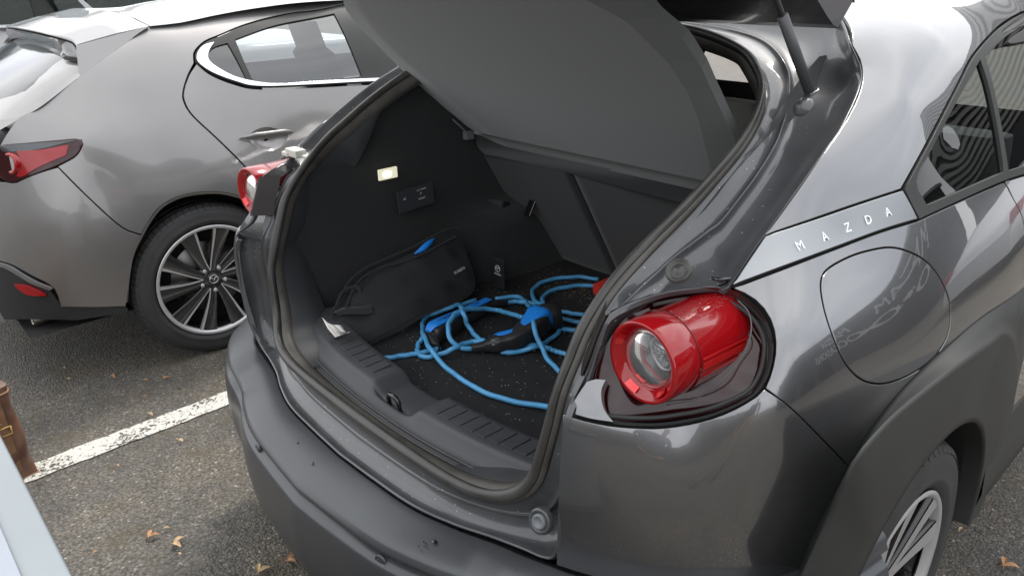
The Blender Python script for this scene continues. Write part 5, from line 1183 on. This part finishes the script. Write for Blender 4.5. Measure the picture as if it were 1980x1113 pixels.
for a in [(288,1040,.040,70,'orange dry leaf in a hook shape, third from the bottom edge left of the bumper','leaf',True),
          (335,1052,.045,20,'pale yellow twin-lobed dry leaf beside the orange hooked leaf','leafp',True),
          (555,1085,.040,30,'twin orange dry leaf nearest under the bumper at the bottom','leaf',True),
          (500,1108,.045,80,'tan leaf cut by the bottom edge left of the bumper','leafp',True),
          (278,735,.035,15,'tan dry leaf above the middle of the parking line','leaf',False),
          (318,733,.028,80,'small hooked orange leaf near the hatchback tyre','leaf',True),
          (122,712,.030,10,'tan leaf in the hatchback shadow at the far left','leaf',False),
          (130,733,.022,25,'tiny brown leaf just below the tan leaf in the shadow','leafp',False),
          (288,800,.038,10,'thin pale leaf just above the parking line','leafp',False),
          (345,851,.036,15,'slender pale leaf just below the parking line','leafp',False),
          (277,768,.018,40,'tiny leaf between the parking line and the tan leaf above it','leaf',False),
          (316,1023,.024,60,'small pale curled leaf above the pale yellow one','leafp',False),
          (346,1070,.016,10,'tiny tan leaf under the pale yellow twin-lobed one','leafp',False),
          (180,1070,.016,80,'pinkish leaf crumb near the white table edge','leaf',False),
          (226,900,.018,20,'little pale leaf below the left part of the line','leafp',False),
          (215,727,.05,5,'flat brown leaf in the damp patch under the hatchback tail','leaf',False),
          (1940,1095,.050,30,'orange leaf on the asphalt at the bottom right corner','leaf',True),
          (1854,1028,.028,85,'upright sliver of leaf beside the right rear tyre','leafp',False),
          (388,800,.02,0,'pale sliver near the bumper left of the line','leafp',False)]:
    leaf(*a[:5], MT[a[5]], a[6])

# ------------------------------------------------------------------ surroundings that show only as reflections in the paint
bd_ = empty('showroom_building', (10.5, 7, 0)); tag(bd_, 'dark grey showroom building right of the cars, its sign mirrored in the paint', 'building')
BX = 10.0
for k in range(10):
    for j in range(3):
        MB().box((BX, -.2+k*1.72+.86, .73+j*1.46), (.03, .85, .72)).obj('facade_panel', MT['wall'], bd_, smooth=False)
MB().box((BX+2.5, 8.4, 2.18), (2.46, 8.6, 2.18)).obj('wall', MT['under'], bd_, smooth=False)
MB().box((BX+2.4, 8.4, 4.42), (2.6, 8.7, .05)).obj('roof_edge', MT['palegrey'], bd_, smooth=False)
text('sign_letters', 'MAZDA', 1.15, (BX-.06, 11.6, 3.55), (0, -1, 0), (0, 0, 1), MT['sign'], bd_, ext=.02)
text('sign_letters', 'OCCASIONS', 1.15, (BX-.06, 10.4, 2.35), (0, -1, 0), (0, 0, 1), MT['sign'], bd_, ext=.02)
for k in range(3):
    q = MB().box((BX-.035, 1.6+k*3.3, 1.05), (.02, 1.2, .95)).obj('window', MT['glass'], bd_, smooth=False)
# a second, taller building ahead of the cars, its upper storey behind white slats
fe = empty('slatted_building', (4.0, 17.5, 0)); tag(fe, 'dark building straight ahead of the cars with white sunshade slats on its upper storey', 'building')
MB().box((4.2, 19.5, 3.6), (5.6, 1.9, 3.6)).obj('wall', MT['wall'], fe, smooth=False)
for k in range(13): MB().box((4.2, 17.5, 3.7+k*.26), (5.5, .02, .070)).obj('slat', MT['stone'], fe, smooth=False)
for k in range(6): MB().box((-1.0+k*2.1, 17.56, 5.3), (.05, .04, 1.75)).obj('post', MT['clad'], fe, smooth=False)
gw = empty('sky_block_wall', (5, -8, 0)); tag(gw, 'long plain grey rendered wall behind the parking bays, added to keep low sky out of the rear corner reflection', 'wall')  # unseen wall, added to block the low sky mirrored in the corner panel
for k in range(9): MB().box((-3+k*2.0, -8, 1.55), (.99, .12, 1.55)).obj('wall_panel', MT['gwall'], gw, smooth=False)
MB().box((5, -8, 3.14), (9.1, .17, .04)).obj('coping', MT['stone'], gw, smooth=False)
# white parked cars ahead
def simple_car(loc, rz, m, label):
    o = empty('parked_car', loc); o.rotation_euler = (0, 0, rz); tag(o, label, 'car', )
    prof = [(-2.1,.35,.35),(-2.13,.6,.5),(-2.0,.85,.9),(-1.75,1.15,1.02),(-1.3,1.4,1.42),(-.3,1.5,1.5),(.35,1.42,1.45),(1.0,1.05,1.0),(1.9,.88,.85),(2.12,.65,.7),(2.15,.4,.4)]
    ys = np.linspace(-2.14, 2.14, 60)
    hood = lambda y: float(np.interp(y, [-2.14,-2.0,-1.8,-1.3,-.6,.2,1.0,1.9,2.1,2.14], [.75,.98,1.08,1.40,1.49,1.47,1.06,.90,.78,.70]))
    belt = lambda y: min(hood(y)-.005, float(np.interp(y, [-2.14,-1.5,1.0,2.14], [.74,.98,.93,.69])))
    rows = []
    for y in ys:
        e = .88*(1-.25*max(0, abs(y)-1.6)/.54); h = hood(y); b = belt(y); g_ = (h-b)
        half = [(e*.94,.25),(e*.99,.42),(e,.6),(e*.985,.78),(e*.95,b),(e*.95-.28*g_*.9,b+g_*.72),(e*.95-.50*g_,h-.02),(e*.45,h+.02*(g_>.2)),(0,h+.03*(g_>.2))]
        row = [(x, y, z) for x, z in half]+[(-x, y, z) for x, z in half[::-1][1:]]; rows.append(np.array(row))
    V, F = grid(rows); mb = MB().add(V, F); n_ = len(rows[0]); mb.add(rows[0], [tuple(range(n_))]); mb.add(rows[-1], [tuple(range(n_))[::-1]])
    def loc_obj(mb, name, mt, par, **k):
        q = mb.obj(name, mt, None, **k); q.parent = par; q.location = (0, 0, 0); return q
    loc_obj(mb, 'body', m, o)
    for s in (-1, 1):
        for (ya, yb) in ((-1.25, -.42), (-.34, .62)):
            w_ = []
            for y in np.linspace(ya, yb, 8):
                h = hood(y); b = belt(y); g_ = h-b; e = .88
                w_.append([(s*(e*.955-.28*g_*.9*.1+.004), y, b+g_*.08), (s*(e*.95-.28*g_*.9*.9+.010), y, b+g_*.68)])
            w_ = np.array(w_); V, F = grid([w_[:, 0], w_[:, 1]]); loc_obj(MB().add(V, F), 'side_window', MT['glass'], o)
        for y in (-1.28, 1.30):
            loc_obj(MB().lathe([(0,.0),(.2,.0),(.22,.012),(.31,.01),(.325,-.03),(.325,-.2)], (s*.885, y, .325), (s,0,0), 32), 'wheel', MT['tyre'], o)
            loc_obj(MB().lathe([(0,.012),(.06,.012),(.19,.006),(.205,-.004)], (s*.888, y, .325), (s,0,0), 10), 'hub_cap', MT['rims'], o)
        loc_obj(MB().box((s*.885, .0, .84), (.012, .09, .014)), 'door_handle', MT['chrome'], o)
        loc_obj(MB().box((s*.97, .75, 1.0), (.09, .05, .06)), 'mirror', m, o, bevel=.02)
        loc_obj(MB().box((s*.68, 2.08, .70), (.16, .05, .06)), 'headlight', MT['lens'], o, bevel=.02)
        loc_obj(MB().box((s*.72, -2.08, .86), (.10, .06, .10)), 'tail_light', MT['red'], o, bevel=.02)
    return o
simple_car((3.5, 8.6, 0), R(6), MT['wpaint'], 'white hatchback parked nearest ahead and to the right, mirrored in the charging flap side')
simple_car((1.2, 12.6, 0), R(0), MT['redp'], 'dark red car parked farther ahead in front of the slatted building')

# ------------------------------------------------------------------ a bystander (mirrored in the bumper corner)
PX, PY = 2.55, -.95
pe = empty('person', (PX, PY, 0)); tag(pe, 'person in khaki trousers and dark jacket standing behind the cars, mirrored in the bumper corner', 'person')
def skin_chain(name, verts, edges, radii, m, parent=None, sub=2):
    me = bpy.data.meshes.new(name); me.from_pydata([tuple(v) for v in verts], edges, []); o = bpy.data.objects.new(name, me); COL.objects.link(o)
    sk = o.modifiers.new('skin', 'SKIN'); sk.use_smooth_shade = True
    for i, r_ in enumerate(radii):
        r_ = (r_, r_) if np.isscalar(r_) else r_; me.skin_vertices[0].data[i].radius = r_
    me.skin_vertices[0].data[0].use_root = True
    s = o.modifiers.new('s', 'SUBSURF'); s.levels = sub; s.render_levels = sub; me.materials.append(m)
    if parent: o.parent = parent; o.location = -Vector(parent.location)
    return o
B0 = P(PX, PY, 0); fwd = nrm(P(-.85, .53, 0)); rgt = P(fwd[1], -fwd[0], 0)
def b(f_, r_, z): return B0+fwd*f_+rgt*r_+P(0, 0, z)
v = [b(0,0,.95), b(0,.09,.90), b(.03,.11,.50), b(-.01,.13,.10), b(0,-.09,.90), b(.05,-.12,.50), b(.02,-.15,.10), b(0,0,1.05)]
skin_chain('trousers', v, [(0,1),(1,2),(2,3),(0,4),(4,5),(5,6),(0,7)], [(.15,.11),(.095,.10),(.070,.072),(.060,.062),(.095,.10),(.070,.072),(.060,.062),(.145,.10)], MT['trouser'], pe)
def arm(s): return b(-.02, .19*s, 1.42), b(-.01, .25*s, 1.13), b(.07, .25*s, .88)
aR, aL = arm(1), arm(-1)
v = [b(0,0,1.02), b(0,0,1.18), b(0,0,1.36), b(-.01,0,1.46), aR[0], aR[1], aR[2], aL[0], aL[1], aL[2]]
skin_chain('jacket', v, [(0,1),(1,2),(2,3),(3,4),(4,5),(5,6),(3,7),(7,8),(8,9)], [(.16,.11),(.15,.105),(.17,.115),(.10,.08),(.072,.072),(.052,.052),(.038,.038),(.072,.072),(.052,.052),(.038,.038)], MT['shirt'], pe)
v = [b(-.01,0,1.46), b(.01,0,1.54), b(.03,0,1.62), b(.035,0,1.69), b(.02,0,1.755)]
hd = skin_chain('head', v, [(0,1),(1,2),(2,3),(3,4)], [.055,.052,(.068,.078),(.078,.092),(.055,.065)], MT['skin'], pe)
m = MB(); hc = b(.015, 0, 1.715); rows_ = []
for t in np.linspace(.05, 1.25, 10): rows_.append(np.array([hc+fwd*(math.cos(a)*.098*math.sin(t)-.008)+rgt*math.sin(a)*.083*math.sin(t)+P(0,0,.088*math.cos(t)-.02*(1-math.cos(a))*(t/1.25)**2) for a in np.linspace(0, 2*PI, 25)[:-1]]))
V, F = grid(rows_, closed=True); m.add(V, F); m.add(rows_[0], [tuple(range(24))]); m.obj('hair', MT['hair'], pe)
nose = [b(.095,0,1.685), b(.118,0,1.655), b(.100,0,1.645)]; MB().tube(nose, [.008,.012,.008], 8).obj('nose', MT['skin'], pe)
MB().tube([b(.098,-.022,1.632), b(.104,0,1.630), b(.098,.022,1.632)], .004, 6).obj('mouth', MT['redp'], pe)
for s in (-1, 1):
    MB().lathe([(0,.010),(.007,.008),(.011,0)], b(.088, .030*s, 1.69), fwd, 14).obj('eye', MT['white'], pe)
    MB().lathe([(0,.0112),(.0045,.0105)], b(.088, .030*s, 1.69), fwd, 12).obj('pupil', MT['black'], pe)
    MB().tube([b(.02,.080*s,1.70), b(.0,.088*s,1.69), b(.0,.085*s,1.66), b(.015,.079*s,1.645)], [.008,.012,.010,.006], 8).obj('ear', MT['skin'], pe)
    ft = [b(-.05,.14*s,.045), b(.02,.145*s,.055), b(.12,.155*s,.040), b(.20,.16*s,.030)]; skin_chain('shoe', ft, [(0,1),(1,2),(2,3)], [(.042,.04),(.045,.045),(.048,.035),(.040,.026)], MT['shoe'], pe)
    w_ = arm(s)[2]; dn = nrm(fwd*.25+P(0,0,-1)); inw = -rgt*s
    V_ = [w_, w_+dn*.05, w_+dn*.085]; E_2 = [(0, 1), (1, 2)]; Rd_ = [.027, (.020,.036), (.016,.038)]
    for k, ln in enumerate((.030, .036, .034, .026)):          # four unequal, slightly curled fingers
        o_ = fwd*(.027-.018*k); base = len(V_)
        V_ += [w_+dn*.098+o_, w_+dn*(.098+ln)+o_+inw*.006, w_+dn*(.098+ln*1.75)+o_+inw*.020]
        E_2 += [(2, base), (base, base+1), (base+1, base+2)]; Rd_ += [.0092, .0085, .0072]
    base = len(V_); V_ += [w_+dn*.045+fwd*.034+inw*.008, w_+dn*.078+fwd*.046+inw*.018]; E_2 += [(1, base), (base, base+1)]; Rd_ += [.0115, .0092]
    skin_chain('hand', V_, E_2, Rd_, MT['skin'], pe)
